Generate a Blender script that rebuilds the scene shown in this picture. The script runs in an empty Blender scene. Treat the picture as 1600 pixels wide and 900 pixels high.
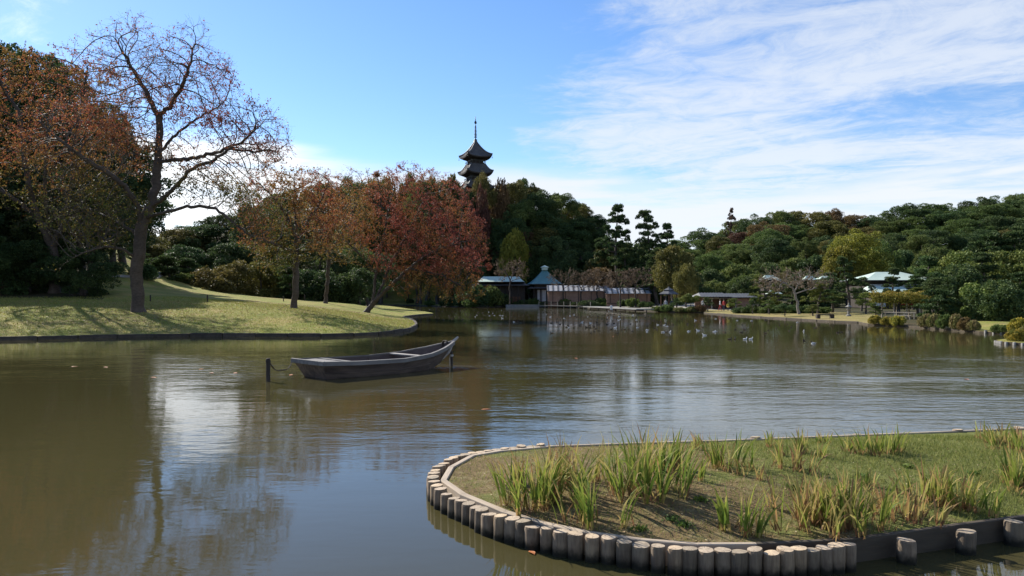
import bpy, bmesh, math, random
import numpy as np
from mathutils import Vector, Matrix
from mathutils.geometry import delaunay_2d_cdt

# ------------------------------------------------------------------ camera, sky, sun, exposure
F = 1164.0      # focal length of the photograph in its own pixels (1600 wide)
CAMZ = 2.6      # eye above the pond
HY = 462.0      # row of the horizon
SUN_AZ = -44.0  # degrees from straight ahead, negative = to the left
SUN_EL = 33.0

scene = bpy.context.scene
COL = scene.collection
cam_d = bpy.data.cameras.new('camera')
cam = bpy.data.objects.new('camera', cam_d)
COL.objects.link(cam)
cam.location = (0, 0, CAMZ)
cam.rotation_euler = (math.radians(90), 0, 0)
cam_d.sensor_width = 36
cam_d.lens = 36 * F / 1600
cam_d.shift_y = (HY - 450) / 1600
cam_d.clip_start = 0.1
cam_d.clip_end = 6000
scene.camera = cam
vs = scene.view_settings
vs.view_transform = 'Standard'
try: vs.look = 'None'
except Exception: pass
vs.gamma = 1
vs.use_curve_mapping = False
vs.exposure = 1.08
scene.render.engine = 'CYCLES'
scene.cycles.max_bounces = 6
scene.cycles.diffuse_bounces = 2
scene.cycles.glossy_bounces = 3
scene.cycles.transmission_bounces = 3
scene.cycles.use_denoising = True
scene.cycles.use_adaptive_sampling = True
scene.cycles.sample_clamp_indirect = 4.0

class NT:
    """small helper for writing node trees as expressions"""
    def __init__(s, tree): s.t = tree; s.n = tree.nodes; s.l = tree.links
    def put(s, sock, v):
        if isinstance(v, bpy.types.NodeSocket): s.l.new(v, sock)
        else: sock.default_value = v
    def node(s, typ, ins=None, **kw):
        nd = s.n.new(typ)
        for k, v in kw.items(): setattr(nd, k, v)
        for k, v in (ins or {}).items(): s.put(nd.inputs[k], v)
        return nd
    def m(s, op, a, b=0.0, c=0.0, clamp=False):
        nd = s.n.new('ShaderNodeMath'); nd.operation = op; nd.use_clamp = clamp
        s.put(nd.inputs[0], a); s.put(nd.inputs[1], b); s.put(nd.inputs[2], c)
        return nd.outputs[0]
    def ss(s, x, lo, hi):
        nd = s.n.new('ShaderNodeMapRange'); nd.interpolation_type = 'SMOOTHSTEP'
        s.put(nd.inputs[0], x); s.put(nd.inputs[1], lo); s.put(nd.inputs[2], hi)
        return nd.outputs[0]
    def vec(s, x, y, z):
        return s.node('ShaderNodeCombineXYZ', {0: x, 1: y, 2: z}).outputs[0]
    def noise(s, v, scale, detail=3, rough=0.5, dist=0.0):
        return s.node('ShaderNodeTexNoise', {'Vector': v, 'Scale': scale, 'Detail': detail, 'Roughness': rough, 'Distortion': dist}).outputs[0]
    def mix(s, f, a, b, typ='MIX'):
        nd = s.n.new('ShaderNodeMix'); nd.data_type = 'RGBA'; nd.blend_type = typ
        s.put(nd.inputs[0], f); s.put(nd.inputs[6], a); s.put(nd.inputs[7], b)
        return nd.outputs[2]
    def ramp(s, f, stops):
        nd = s.n.new('ShaderNodeValToRGB'); cr = nd.color_ramp
        while len(cr.elements) < len(stops): cr.elements.new(0.5)
        for e, (p, c) in zip(cr.elements, stops): e.position = p; e.color = (*c, 1)
        s.put(nd.inputs[0], f)
        return nd.outputs[0]

world = bpy.data.worlds.new('World'); scene.world = world; world.use_nodes = True
wt = NT(world.node_tree); wt.n.clear()
sky = wt.node('ShaderNodeTexSky', sky_type='NISHITA', sun_disc=False, sun_elevation=math.radians(SUN_EL),
              sun_rotation=math.radians(SUN_AZ), altitude=20, air_density=1.0, dust_density=0.12, ozone_density=2.4)
tc = wt.node('ShaderNodeTexCoord')
sep = wt.node('ShaderNodeSeparateXYZ', {0: tc.outputs['Generated']})
dx, dy, dz = sep.outputs
hz = wt.m('MAXIMUM', wt.m('SQRT', wt.m('ADD', wt.m('MULTIPLY', dx, dx), wt.m('MULTIPLY', dy, dy))), 0.001)
az = wt.m('ARCTAN2', dx, dy)                       # azimuth, 0 ahead, + right
el = wt.m('DIVIDE', dz, hz)                        # tangent of the elevation
zc = wt.m('MAXIMUM', wt.m('ADD', dz, 0.06), 0.02)
px_, py_ = wt.m('DIVIDE', dx, zc), wt.m('DIVIDE', dy, zc)
# cirrus in a high flat layer, its fibres combed along one direction
ca, sa = math.cos(0.55), math.sin(0.55)
fx = wt.m('ADD', wt.m('MULTIPLY', px_, ca), wt.m('MULTIPLY', py_, -sa))
fy = wt.m('ADD', wt.m('MULTIPLY', px_, sa), wt.m('MULTIPLY', py_, ca))
n1 = wt.noise(wt.vec(wt.m('MULTIPLY', fx, 0.8), wt.m('MULTIPLY', fy, 1.5), 3.1), 1.0, 9, 0.66, 0.9)
n2 = wt.noise(wt.vec(wt.m('MULTIPLY', fx, 3.2), wt.m('MULTIPLY', fy, 3.6), 7.7), 1.3, 9, 0.68, 1.2)
n3 = wt.noise(wt.vec(wt.m('MULTIPLY', az, 3.0), wt.m('MULTIPLY', el, 14.0), 1.3), 1.0, 6, 0.6, 0.5)
# where the sheet lies: right of a slanting edge
edge = wt.m('ADD', az, wt.m('MULTIPLY', wt.m('SUBTRACT', n3, 0.5), 0.45))
sheet = wt.ss(edge, -0.02, 0.22)
high = wt.ss(el, 0.46, 0.25)
hole = wt.m('MULTIPLY', wt.ss(wt.m('ABSOLUTE', wt.m('SUBTRACT', el, 0.215)), 0.05, 0.01), wt.ss(az, 0.30, 0.5))
cov = wt.m('MULTIPLY', sheet, wt.m('ADD', 0.38, wt.m('MULTIPLY', high, 0.20)))
cov = wt.m('SUBTRACT', cov, wt.m('MULTIPLY', hole, 0.30))
den = wt.m('ADD', wt.m('MULTIPLY', n1, 0.62), wt.m('MULTIPLY', n2, 0.38))
cirrus = wt.ss(wt.m('ADD', wt.m('MULTIPLY', wt.m('SUBTRACT', den, 0.5), 2.4), cov), 0.08, 0.84)
# long white bank low over the horizon, its top rising to the right
top = wt.m('ADD', 0.178, wt.m('MULTIPLY', wt.m('SUBTRACT', n3, 0.5), 0.05))
top = wt.m('SUBTRACT', top, wt.m('MULTIPLY', wt.ss(az, 0.1, 0.3), 0.035))
top = wt.m('ADD', top, wt.m('MULTIPLY', wt.ss(az, 0.25, 0.6), 0.025))
top = wt.m('ADD', top, wt.m('MULTIPLY', wt.ss(az, -0.18, -0.34), 0.03))
bank = wt.ss(wt.m('SUBTRACT', top, el), -0.008, 0.028)
bl = wt.ss(wt.noise(wt.vec(wt.m('MULTIPLY', az, 2.6), wt.m('MULTIPLY', el, 24.0), 9.1), 1.6, 5, 0.55, 0.4), 0.38, 0.56)
bank = wt.m('MULTIPLY', bank, wt.m('ADD', 0.50, wt.m('MULTIPLY', bl, 0.48)))
wisp = wt.m('MULTIPLY', wt.ss(den, 0.56, 0.74), 0.35)
cl = wt.m('MAXIMUM', wt.m('MAXIMUM', wt.m('MULTIPLY', cirrus, 0.84), bank), wisp)
hs = wt.node('ShaderNodeHueSaturation', {'Saturation': 1.14, 'Value': 0.89, 'Color': sky.outputs[0]})
skyc = wt.mix(1.0, hs.outputs[0], (0.93, 0.97, 1.10, 1), 'MULTIPLY')
cloudc = wt.mix(wt.ss(el, 0.05, 0.5), (5.0, 5.3, 5.7, 1), (4.0, 4.45, 5.2, 1))
cloudc = wt.mix(wt.ss(az, -0.12, -0.42), cloudc, (7.6, 7.8, 8.0, 1))
full = wt.mix(cl, skyc, cloudc)
bg = wt.node('ShaderNodeBackground', {'Color': full, 'Strength': 0.086})
wo = wt.node('ShaderNodeOutputWorld'); wt.l.new(bg.outputs[0], wo.inputs[0])

sd = bpy.data.lights.new('sun', 'SUN'); sd.energy = 4.2; sd.angle = math.radians(0.5); sd.color = (1.0, 0.93, 0.82)
sun = bpy.data.objects.new('sun', sd); COL.objects.link(sun)
a_, e_ = math.radians(SUN_AZ), math.radians(SUN_EL)
SUNV = Vector((math.sin(a_) * math.cos(e_), math.cos(a_) * math.cos(e_), math.sin(e_)))
sun.rotation_euler = SUNV.to_track_quat('Z', 'Y').to_euler()
sun.location = (-60, 60, 80)

# ------------------------------------------------------------------ helpers
def P(px, py, z=0.0):
    """point at height z seen at pixel (px, py) of the photograph"""
    d = (CAMZ - z) * F / (py - HY)
    return ((px - 800) / F * d, d, z)
def X(px, d): return (px - 800) / F * d
def Z(py, d): return CAMZ + (HY - py) / F * d
def sstep(a, b, x):
    t = np.clip((np.asarray(x, float) - a) / (b - a), 0, 1)
    return t * t * (3 - 2 * t)

def tag(o, label=None, cat=None, group=None, kind=None):
    if label: o['label'] = label
    if cat: o['category'] = cat
    if group: o['group'] = group
    if kind: o['kind'] = kind
    return o
def thing(name, label, cat, loc=(0, 0, 0), rz=0.0, group=None):
    o = bpy.data.objects.new(name, None); COL.objects.link(o)
    o.empty_display_size = 0.2
    o.location = loc; o.rotation_euler = (0, 0, rz)
    return tag(o, label, cat, group)
def link(name, me, parent=None, loc=(0, 0, 0), rz=0.0):
    o = bpy.data.objects.new(name, me); COL.objects.link(o)
    o.parent = parent; o.location = loc; o.rotation_euler = (0, 0, rz)
    return o
def dup(root, loc, rz=0.0, scale=(1, 1, 1), label=None, group=None, mats=None):
    """a copy of a thing with copies of its parts and sub-parts; mats = {part stem: material}"""
    r = root.copy(); COL.objects.link(r)
    r.location = loc; r.rotation_euler = (0, 0, rz); r.scale = scale
    if label: r['label'] = label
    if group: r['group'] = group
    def over(o):
        k = o.name.split('.')[0]
        if mats and k in mats and o.type == 'MESH':
            o.material_slots[0].link = 'OBJECT'; o.material_slots[0].material = mats[k]
    over(r)
    for ch in list(root.children):
        c = ch.copy(); COL.objects.link(c); c.parent = r; over(c)
        for g in ch.children:
            d = g.copy(); COL.objects.link(d); d.parent = c; over(d)
    return r

class MB:
    """collects shapes and builds ONE mesh"""
    def __init__(s): s.v = []; s.f = []; s.m = []; s.sm = []
    def add(s, verts, faces, mat=0, smooth=False):
        b = len(s.v); s.v += [tuple(p) for p in verts]
        s.f += [tuple(i + b for i in f) for f in faces]; s.m += [mat] * len(faces); s.sm += [smooth] * len(faces)
    def box(s, c, size, rz=0.0, mat=0, bev=0.0, rx=0.0, ry=0.0):
        hx, hy, hz_ = size[0] / 2, size[1] / 2, size[2] / 2
        R = Matrix.Rotation(rz, 3, 'Z') @ Matrix.Rotation(ry, 3, 'Y') @ Matrix.Rotation(rx, 3, 'X')
        if bev <= 0:
            vs_ = [(x, y, z) for z in (-hz_, hz_) for x, y in ((-hx, -hy), (hx, -hy), (hx, hy), (-hx, hy))]
            fs = [(3, 2, 1, 0), (4, 5, 6, 7), (0, 1, 5, 4), (1, 2, 6, 5), (2, 3, 7, 6), (3, 0, 4, 7)]
        else:
            b = bev
            def ring(x, y, z): return [(-x + b, -y, z), (x - b, -y, z), (x, -y + b, z), (x, y - b, z), (x - b, y, z), (-x + b, y, z), (-x, y - b, z), (-x, -y + b, z)]
            vs_ = ring(hx - b, hy - b, -hz_) + ring(hx, hy, -hz_ + b) + ring(hx, hy, hz_ - b) + ring(hx - b, hy - b, hz_)
            fs = [tuple(range(7, -1, -1)), tuple(range(24, 32))]
            for k in range(3):
                for i in range(8):
                    j = (i + 1) % 8; fs.append((k * 8 + i, k * 8 + j, k * 8 + 8 + j, k * 8 + 8 + i))
        s.add([Vector(c) + R @ Vector(p) for p in vs_], fs, mat)
    def tube(s, pts, rad, n=8, mat=0, cap=True, smooth=True):
        pts = [Vector(p) for p in pts]
        if not hasattr(rad, '__len__'): rad = [rad] * len(pts)
        vs_ = []; up = None
        for i, p in enumerate(pts):
            t = (pts[min(i + 1, len(pts) - 1)] - pts[max(i - 1, 0)])
            t = t.normalized() if t.length > 1e-9 else Vector((0, 0, 1))
            if up is None: up = Vector((0, 1, 0)) if abs(t.y) < 0.9 else Vector((1, 0, 0))
            a = t.cross(up)
            if a.length < 1e-6: a = t.orthogonal()
            a.normalize(); b = t.cross(a).normalized(); up = a.cross(t)
            for k in range(n):
                th = 2 * math.pi * k / n
                vs_.append(p + (a * math.cos(th) + b * math.sin(th)) * rad[i])
        fs = []
        for i in range(len(pts) - 1):
            for k in range(n):
                j = (k + 1) % n
                fs.append((i * n + k, i * n + j, i * n + n + j, i * n + n + k))
        s.add(vs_, fs, mat, smooth)
        if cap:
            L = len(pts) - 1
            s.add(vs_[:n], [tuple(range(n - 1, -1, -1))], mat); s.add(vs_[L * n:], [tuple(range(n))], mat)
    def lathe(s, prof, n=12, c=(0, 0, 0), mat=0, smooth=True):
        vs_ = [(c[0] + r * math.cos(2 * math.pi * k / n), c[1] + r * math.sin(2 * math.pi * k / n), c[2] + z) for r, z in prof for k in range(n)]
        fs = [(i * n + k, i * n + (k + 1) % n, (i + 1) * n + (k + 1) % n, (i + 1) * n + k) for i in range(len(prof) - 1) for k in range(n)]
        s.add(vs_, fs, mat, smooth)
    def blob(s, c, r, n=10, m=6, mat=0, rz=0.0, jit=0.0, rnd=None):
        vs_ = []; R = Matrix.Rotation(rz, 3, 'Z')
        for i in range(m + 1):
            ph = math.pi * i / m
            for k in range(n):
                th = 2 * math.pi * k / n; j = 1 + (rnd.uniform(-jit, jit) if rnd else 0)
                vs_.append(Vector(c) + R @ Vector((r[0] * math.sin(ph) * math.cos(th) * j, r[1] * math.sin(ph) * math.sin(th) * j, r[2] * math.cos(ph) * j)))
        fs = [(i * n + k, (i + 1) * n + k, (i + 1) * n + (k + 1) % n, i * n + (k + 1) % n) for i in range(m) for k in range(n)]
        s.add(vs_, fs, mat, True)
    def mesh(s, name, mats):
        me = bpy.data.meshes.new(name); me.from_pydata(s.v, [], s.f)
        for m_ in (mats if isinstance(mats, (list, tuple)) else [mats]): me.materials.append(m_)
        me.polygons.foreach_set('material_index', s.m); me.polygons.foreach_set('use_smooth', s.sm)
        me.update(); return me
    def build(s, name, mats, parent=None, loc=(0, 0, 0), rz=0.0): return link(name, s.mesh(name, mats), parent, loc, rz)

def poly_mesh(name, V, k, mat, tone=None):
    """V: (N, k, 3) array of N separate k-gons, tone: N values"""
    N = len(V); me = bpy.data.meshes.new(name)
    me.vertices.add(N * k); me.vertices.foreach_set('co', V.reshape(-1).astype(np.float32))
    me.loops.add(N * k); me.loops.foreach_set('vertex_index', np.arange(N * k, dtype=np.int32))
    me.polygons.add(N); me.polygons.foreach_set('loop_start', np.arange(0, N * k, k, dtype=np.int32))
    me.update(calc_edges=True)
    if tone is not None:
        at = me.attributes.new('tone', 'FLOAT', 'FACE'); at.data.foreach_set('value', tone.astype(np.float32))
    me.materials.append(mat); return me

def leaves(C, L, Wd, rng, direc=None, spread=1.0):
    """diamond leaves centred at C (N,3), length L, width Wd; direc optional main direction"""
    N = len(C)
    d = rng.normal(size=(N, 3))
    if direc is not None: d = d * spread + direc
    d /= np.linalg.norm(d, axis=1, keepdims=True) + 1e-9
    w = np.cross(d, rng.normal(size=(N, 3))); w /= np.linalg.norm(w, axis=1, keepdims=True) + 1e-9
    s = rng.uniform(0.6, 1.3, (N, 1))
    a = C - d * L * s / 2; b = C + d * L * s / 2; mid = C - d * L * s * 0.08
    nrm = np.cross(d, w) * (L * 0.12) * s
    return np.stack([a, mid + w * Wd * s / 2 + nrm, b, mid - w * Wd * s / 2 + nrm], 1)

# ------------------------------------------------------------------ materials
def new_mat(name):
    m_ = bpy.data.materials.new(name); m_.use_nodes = True; t = NT(m_.node_tree); t.n.clear()
    out = t.node('ShaderNodeOutputMaterial'); return m_, t, out
def mat(name, c1, c2=None, scale=4.0, rough=0.8, bump=0.0, bscale=None, stretch=(1, 1, 1), metal=0.0, spec=0.3, coord='Object', vary=0.0):
    m_, t, out = new_mat(name)
    tcn = t.node('ShaderNodeTexCoord')
    mp = t.node('ShaderNodeMapping', {'Vector': tcn.outputs[coord], 'Scale': stretch}).outputs[0]
    n = t.noise(mp, scale, 6, 0.6)
    n_b = t.noise(mp, scale * 0.17, 3, 0.5)
    f = t.ss(t.m('ADD', t.m('MULTIPLY', n, 0.6), t.m('MULTIPLY', n_b, 0.4)), 0.36, 0.64)
    c = t.mix(f, (*c1, 1), (*(c2 or [v * 0.7 for v in c1]), 1))
    if vary:
        oi = t.node('ShaderNodeObjectInfo').outputs['Random']
        c = t.mix(1.0, c, t.ramp(oi, [(0, (1 - vary,) * 3), (1, (1 + vary, 1 + vary * 0.9, 1 + vary * 0.8))]), 'MULTIPLY')
    b = t.node('ShaderNodeBsdfPrincipled', {'Base Color': c, 'Roughness': rough, 'Metallic': metal, 'Specular IOR Level': spec})
    if bump:
        bn = t.node('ShaderNodeBump', {'Height': t.noise(mp, bscale or scale * 3, 5, 0.65), 'Strength': 1.0, 'Distance': bump})
        t.l.new(bn.outputs[0], b.inputs['Normal'])
    t.l.new(b.outputs[0], out.inputs[0]); return m_
def leaf_mat(name, stops, trans=0.3, rough=0.55, vary=0.16, spec=0.3):
    m_, t, out = new_mat(name)
    at = t.node('ShaderNodeAttribute', attribute_name='tone').outputs['Fac']
    c = t.ramp(at, [(i / (len(stops) - 1), s_) for i, s_ in enumerate(stops)])
    oi = t.node('ShaderNodeObjectInfo').outputs['Random']
    hs = t.node('ShaderNodeHueSaturation', {'Hue': t.m('ADD', 0.5 - vary * 0.1, t.m('MULTIPLY', oi, vary * 0.2)), 'Value': t.m('ADD', 1 - vary, t.m('MULTIPLY', t.m('FRACT', t.m('MULTIPLY', oi, 7.3)), vary * 2)), 'Color': c})
    c = hs.outputs[0]
    b = t.node('ShaderNodeBsdfPrincipled', {'Base Color': c, 'Roughness': 0.62, 'Specular IOR Level': 0.18})
    tr = t.node('ShaderNodeBsdfTranslucent', {'Color': c})
    mx = t.node('ShaderNodeMixShader', {0: trans, 1: b.outputs[0], 2: tr.outputs[0]})
    t.l.new(mx.outputs[0], out.inputs[0]); return m_

M = {}
M['bark'] = mat('bark', (0.055, 0.045, 0.038), (0.11, 0.095, 0.08), 6, 0.9, 0.03, 14, (1, 1, 0.3))
M['cherry_bark'] = mat('cherry_bark', (0.048, 0.036, 0.028), (0.092, 0.070, 0.054), 5, 0.75, 0.02, 16, (1, 1, 1.6))
M['pale_bark'] = mat('pale_bark', (0.30, 0.27, 0.24), (0.18, 0.16, 0.14), 8, 0.9, 0.02)
M['dark_wood'] = mat('dark_wood', (0.03, 0.024, 0.02), (0.055, 0.045, 0.038), 6, 0.8, 0.01, None, (1, 1, 0.3))
M['brown_wall'] = mat('brown_wall', (0.13, 0.065, 0.035), (0.09, 0.045, 0.026), 3, 0.8)
M['pale_wood'] = mat('pale_wood', (0.42, 0.37, 0.29), (0.30, 0.26, 0.20), 6, 0.8, 0.005)
M['grey_roof'] = mat('grey_roof', (0.085, 0.09, 0.10), (0.055, 0.06, 0.07), 3, 0.6)
M['copper'] = mat('copper', (0.40, 0.50, 0.43), (0.46, 0.56, 0.49), 1.2, 0.6)
M['copper_dark'] = mat('copper_dark', (0.09, 0.20, 0.21), (0.12, 0.26, 0.26), 1.2, 0.6)
M['plaster'] = mat('plaster', (0.62, 0.63, 0.64), (0.5, 0.51, 0.52), 2, 0.9)
M['metal_sheet'] = mat('metal_sheet', (0.42, 0.43, 0.45), (0.28, 0.29, 0.31), 3, 0.6)
M['stone'] = mat('stone', (0.26, 0.25, 0.23), (0.16, 0.16, 0.15), 5, 0.9, 0.02)
M['tile'] = mat('tile', (0.105, 0.105, 0.105), (0.06, 0.06, 0.064), 4, 0.6)
M['tile_dark'] = mat('tile_dark', (0.07, 0.075, 0.085), (0.11, 0.115, 0.12), 4, 0.5)
M['bronze'] = mat('bronze', (0.05, 0.06, 0.06), (0.08, 0.09, 0.085), 4, 0.5)
M['earth'] = mat('earth', (0.11, 0.085, 0.055), (0.17, 0.13, 0.085), 3, 0.95, 0.02)
M['gravel'] = mat('gravel', (0.36, 0.335, 0.29), (0.27, 0.25, 0.21), 2, 0.95)
# ------------------------------------------------------------------ terrain
SHORE = [(-120, -10), (-90, 18), (-62, 34), (-45, 41.5)]
SHORE += [P(x, y)[:2] for x, y in [(-60, 533.5), (0, 532), (41, 531), (124, 529), (206, 527), (303, 526), (400, 526), (500, 526.5), (545, 525.5), (575, 524), (600, 522.5), (620, 520), (637, 517), (647, 513), (651, 509), (647, 503.5), (638, 499), (630, 496.8), (640, 495.2), (655, 493.6), (672, 492.2), (677, 491.3), (674, 490), (660, 487.5), (645, 484.5), (615, 480), (598, 477.8)]]
SHORE += [P(x, y)[:2] for x, y in [(592, 476.6), (615, 476.8), (650, 477.5), (690, 479), (735, 480.5), (760, 480.5), (790, 479.5), (840, 480), (900, 481), (925, 482), (960, 483), (1008, 486.5), (1030, 487.5), (1060, 488.5), (1098, 489), (1110, 490.5), (1150, 493.5), (1200, 497), (1250, 500), (1300, 503), (1340, 504.5), (1356, 508), (1414, 511), (1440, 513), (1470, 515.5), (1511, 519), (1530, 520.5), (1550, 521.5), (1574, 523), (1625, 526), (1634, 528.5), (1610, 531), (1575, 533), (1556, 535.5), (1566, 538), (1600, 540), (1680, 549)]]
SHORE += [(30, 20), (44, 8), (62, -14), (80, -60)]
SH = np.array(SHORE, float)
def resample(pts, step):
    pts = np.asarray(pts, float); out = [pts[0]]
    for a, b in zip(pts[:-1], pts[1:]):
        n = max(1, int(math.ceil(np.linalg.norm(b - a) / step)))
        for i in range(1, n + 1): out.append(a + (b - a) * i / n)
    return np.array(out)
SHR = resample(SH, 0.8)
def chaikin(p, n=1):
    for _ in range(n):
        q = [p[0]]
        for a, b in zip(p[:-1], p[1:]): q += [a * 0.75 + b * 0.25, a * 0.25 + b * 0.75]
        q.append(p[-1]); p = np.array(q)
    return p
def dist_poly(pts, poly):
    pts = np.atleast_2d(pts); best = np.full(len(pts), 1e9)
    for a, b in zip(poly[:-1], poly[1:]):
        ab = b - a; L = ab @ ab + 1e-12
        t = np.clip(((pts - a) @ ab) / L, 0, 1)
        q = pts - (a + t[:, None] * ab)
        best = np.minimum(best, np.hypot(q[:, 0], q[:, 1]))
    return best
def inside(pts, ring):
    pts = np.atleast_2d(pts); c = np.zeros(len(pts), bool); n = len(ring)
    x, y = pts[:, 0], pts[:, 1]
    for i in range(n):
        x1, y1 = ring[i]; x2, y2 = ring[(i + 1) % n]
        if y1 == y2: continue
        cond = ((y1 > y) != (y2 > y)) & (x < (x2 - x1) * (y - y1) / (y2 - y1) + x1)
        c ^= cond
    return c
def heights(pts):
    pts = np.atleast_2d(np.asarray(pts, float)); x, y = pts[:, 0], pts[:, 1]
    s = dist_poly(pts, SH)
    a = x / np.maximum(y, 5)
    wl = sstep(-0.10, -0.20, a) if False else 1 - sstep(-0.22, -0.11, a)
    wl = wl * (1 - sstep(95, 135, y))
    near = 0.13 * np.minimum(s, 10) + 0.082 * np.clip(s - 10, 0, 42)
    low = 0.03 * np.minimum(s, 8) + 0.012 * np.clip(s - 8, 0, 120)
    h = 0.15 + 0.05 * wl + near * wl + low * (1 - wl)
    ramp = sstep(21, 44, s)
    g = lambda cx, cy, sx, sy, A: A * np.exp(-0.5 * (((x - cx) / sx) ** 2 + ((y - cy) / sy) ** 2))
    h += ramp * (g(-98, 110, 23, 30, 25) + g(-24, 232, 42, 33, 33) + g(-130, 240, 80, 60, 12))
    R = np.interp(x, [30, 50, 75, 110, 190, 300], [0, 3, 9, 13, 22, 26])
    h += ramp * R * np.exp(-0.5 * ((y - 268) / 38) ** 2)
    # mound behind the little inlet, left of the hall
    return h
def Hh(x, y): return float(heights([(x, y)])[0])
def G(px, py, dmax=400):
    """where the sight line through a pixel meets the land"""
    ds = np.linspace(20, dmax, 1600)
    xs = (px - 800) / F * ds; zs = CAMZ + (HY - py) / F * ds
    pts = np.stack([xs, ds], 1)
    ok = inside(pts, LANDRING) & (zs <= heights(pts))
    i = int(np.argmax(ok)) if ok.any() else len(ds) - 1
    return (xs[i], ds[i], Hh(xs[i], ds[i]))
LANDRING = np.vstack([SHR, [(400, -200), (1800, -200), (1800, 2500), (-1800, 2500), (-1800, -200), (-400, -100)]])

def cdt_mesh(name, ring, inner, hfun, mats, matfun=None, skirt=None):
    ring = np.asarray(ring); n = len(ring)
    allp = np.vstack([ring, inner])
    vs2, es, fs, *_ = delaunay_2d_cdt([Vector((float(a), float(b))) for a, b in allp], [], [list(range(n))], 1, 1e-5)
    xy = np.array([(v.x, v.y) for v in vs2])
    z = hfun(xy)
    verts = [(a, b, c) for (a, b), c in zip(xy, z)]
    faces = [tuple(f) for f in fs]
    out = []
    for f in faces:
        a, b, c = [Vector(verts[i]) for i in f[:3]]
        out.append(f if (b - a).cross(c - a).z > 0 else tuple(reversed(f)))
    nf = len(out)
    if skirt is not None:
        zr = hfun(ring)
        for i in range(skirt[0], skirt[1]):
            b0 = len(verts)
            p, q = ring[i], ring[(i + 1) % n]
            verts += [(p[0], p[1], zr[i]), (q[0], q[1], zr[(i + 1) % n]), (q[0], q[1], -1.2), (p[0], p[1], -1.2)]
            out.append((b0, b0 + 1, b0 + 2, b0 + 3))
    me = bpy.data.meshes.new(name); me.from_pydata(verts, [], out)
    for m_ in mats: me.materials.append(m_)
    if matfun is not None:
        cen = np.array([np.mean([verts[i] for i in f], 0) for f in out])
        mi = matfun(cen[:, :2]); mi[nf:] = skirt[2] if skirt else 0
        me.polygons.foreach_set('material_index', mi.astype(np.int32))
    me.polygons.foreach_set('use_smooth', [True] * nf + [False] * (len(out) - nf))
    me.update(); return me

def grass_mat(name, g1, g2, dry, drymix=0.5, patch=0.35, soil=None):
    m_, t, out = new_mat(name)
    pos = t.node('ShaderNodeNewGeometry').outputs['Position']
    n = t.noise(pos, 9.0, 5, 0.7); nb = t.noise(pos, patch, 4, 0.6); nc = t.noise(pos, 2.3, 4, 0.6)
    c = t.mix(t.ss(n, 0.35, 0.65), (*g1, 1), (*g2, 1))
    c = t.mix(t.m('MULTIPLY', t.ss(t.m('ADD', t.m('MULTIPLY', nb, 0.6), t.m('MULTIPLY', nc, 0.4)), 0.42, 0.62), drymix), c, (*dry, 1))
    if soil: c = t.mix(t.m('MULTIPLY', t.ss(t.m('ADD', t.m('MULTIPLY', nc, 0.5), t.m('MULTIPLY', t.noise(pos, 0.16, 3, 0.6), 0.5)), 0.53, 0.62), 0.7), c, (*soil, 1))
    b = t.node('ShaderNodeBsdfPrincipled', {'Base Color': c, 'Roughness': 0.95, 'Specular IOR Level': 0.1})
    bn = t.node('ShaderNodeBump', {'Height': t.noise(pos, 14.0, 4, 0.7), 'Strength': 1.0, 'Distance': 0.06})
    t.l.new(bn.outputs[0], b.inputs['Normal']); t.l.new(b.outputs[0], out.inputs[0]); return m_
M['lawn'] = grass_mat('lawn', (0.21, 0.225, 0.05), (0.15, 0.18, 0.035), (0.34, 0.27, 0.10), 0.85, 0.30, (0.17, 0.125, 0.065))
M['lawn_far'] = grass_mat('lawn_far', (0.25, 0.215, 0.085), (0.21, 0.19, 0.06), (0.32, 0.245, 0.12), 0.7)
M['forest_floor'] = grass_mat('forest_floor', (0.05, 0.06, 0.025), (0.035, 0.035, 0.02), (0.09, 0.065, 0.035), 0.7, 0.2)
M['shore_soil'] = mat('shore_soil', (0.05, 0.04, 0.03), (0.08, 0.065, 0.045), 4, 0.95)

def land_zone(xy):
    """0 forest floor, 1 left lawn, 2 pale lawn, 3 gravel"""
    x, y = xy[:, 0], xy[:, 1]; a = 800 + F * x / np.maximum(y, 1)
    s = dist_poly(xy, SH)
    z = np.zeros(len(xy), int)
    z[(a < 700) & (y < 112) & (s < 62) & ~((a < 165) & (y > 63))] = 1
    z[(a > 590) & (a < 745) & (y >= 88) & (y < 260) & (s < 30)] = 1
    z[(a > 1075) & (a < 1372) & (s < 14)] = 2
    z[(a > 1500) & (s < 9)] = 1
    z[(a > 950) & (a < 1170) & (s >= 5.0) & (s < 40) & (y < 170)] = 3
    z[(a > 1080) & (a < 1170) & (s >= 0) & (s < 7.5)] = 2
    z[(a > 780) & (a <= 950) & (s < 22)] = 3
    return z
rg = np.random.default_rng(5)
ds = [22.0]
while ds[-1] < 2300: ds.append(ds[-1] * (1.016 if ds[-1] < 330 else 1.15))
pts = []
for d in ds:
    n = 96 if d < 330 else 40
    for a in np.linspace(-0.95, 0.95, n): pts.append((a * d + rg.uniform(-.3, .3) * d * 0.01, d + rg.uniform(-.3, .3) * d * 0.008))
for d in np.linspace(-150, 400, 16):
    for x in (-1200, -700, -420, -250, 250, 420, 700, 1200): pts.append((x + d * 0.01, d))
pts = np.array(pts)
pts = pts[inside(pts, LANDRING)]
pts = pts[dist_poly(pts, SH) > 0.5]
off = []
for o_ in (0.9, 2.2, 4.2):   # rows just inland of the edge keep its bank crisp
    seg = np.diff(SHR, axis=0); nn = np.stack([-seg[:, 1], seg[:, 0]], 1); nn /= np.linalg.norm(nn, axis=1, keepdims=True)
    q = (SHR[:-1] + SHR[1:]) / 2 + nn * o_
    off.append(q[::1 if o_ < 1 else 2])
off = np.vstack(off)
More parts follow.
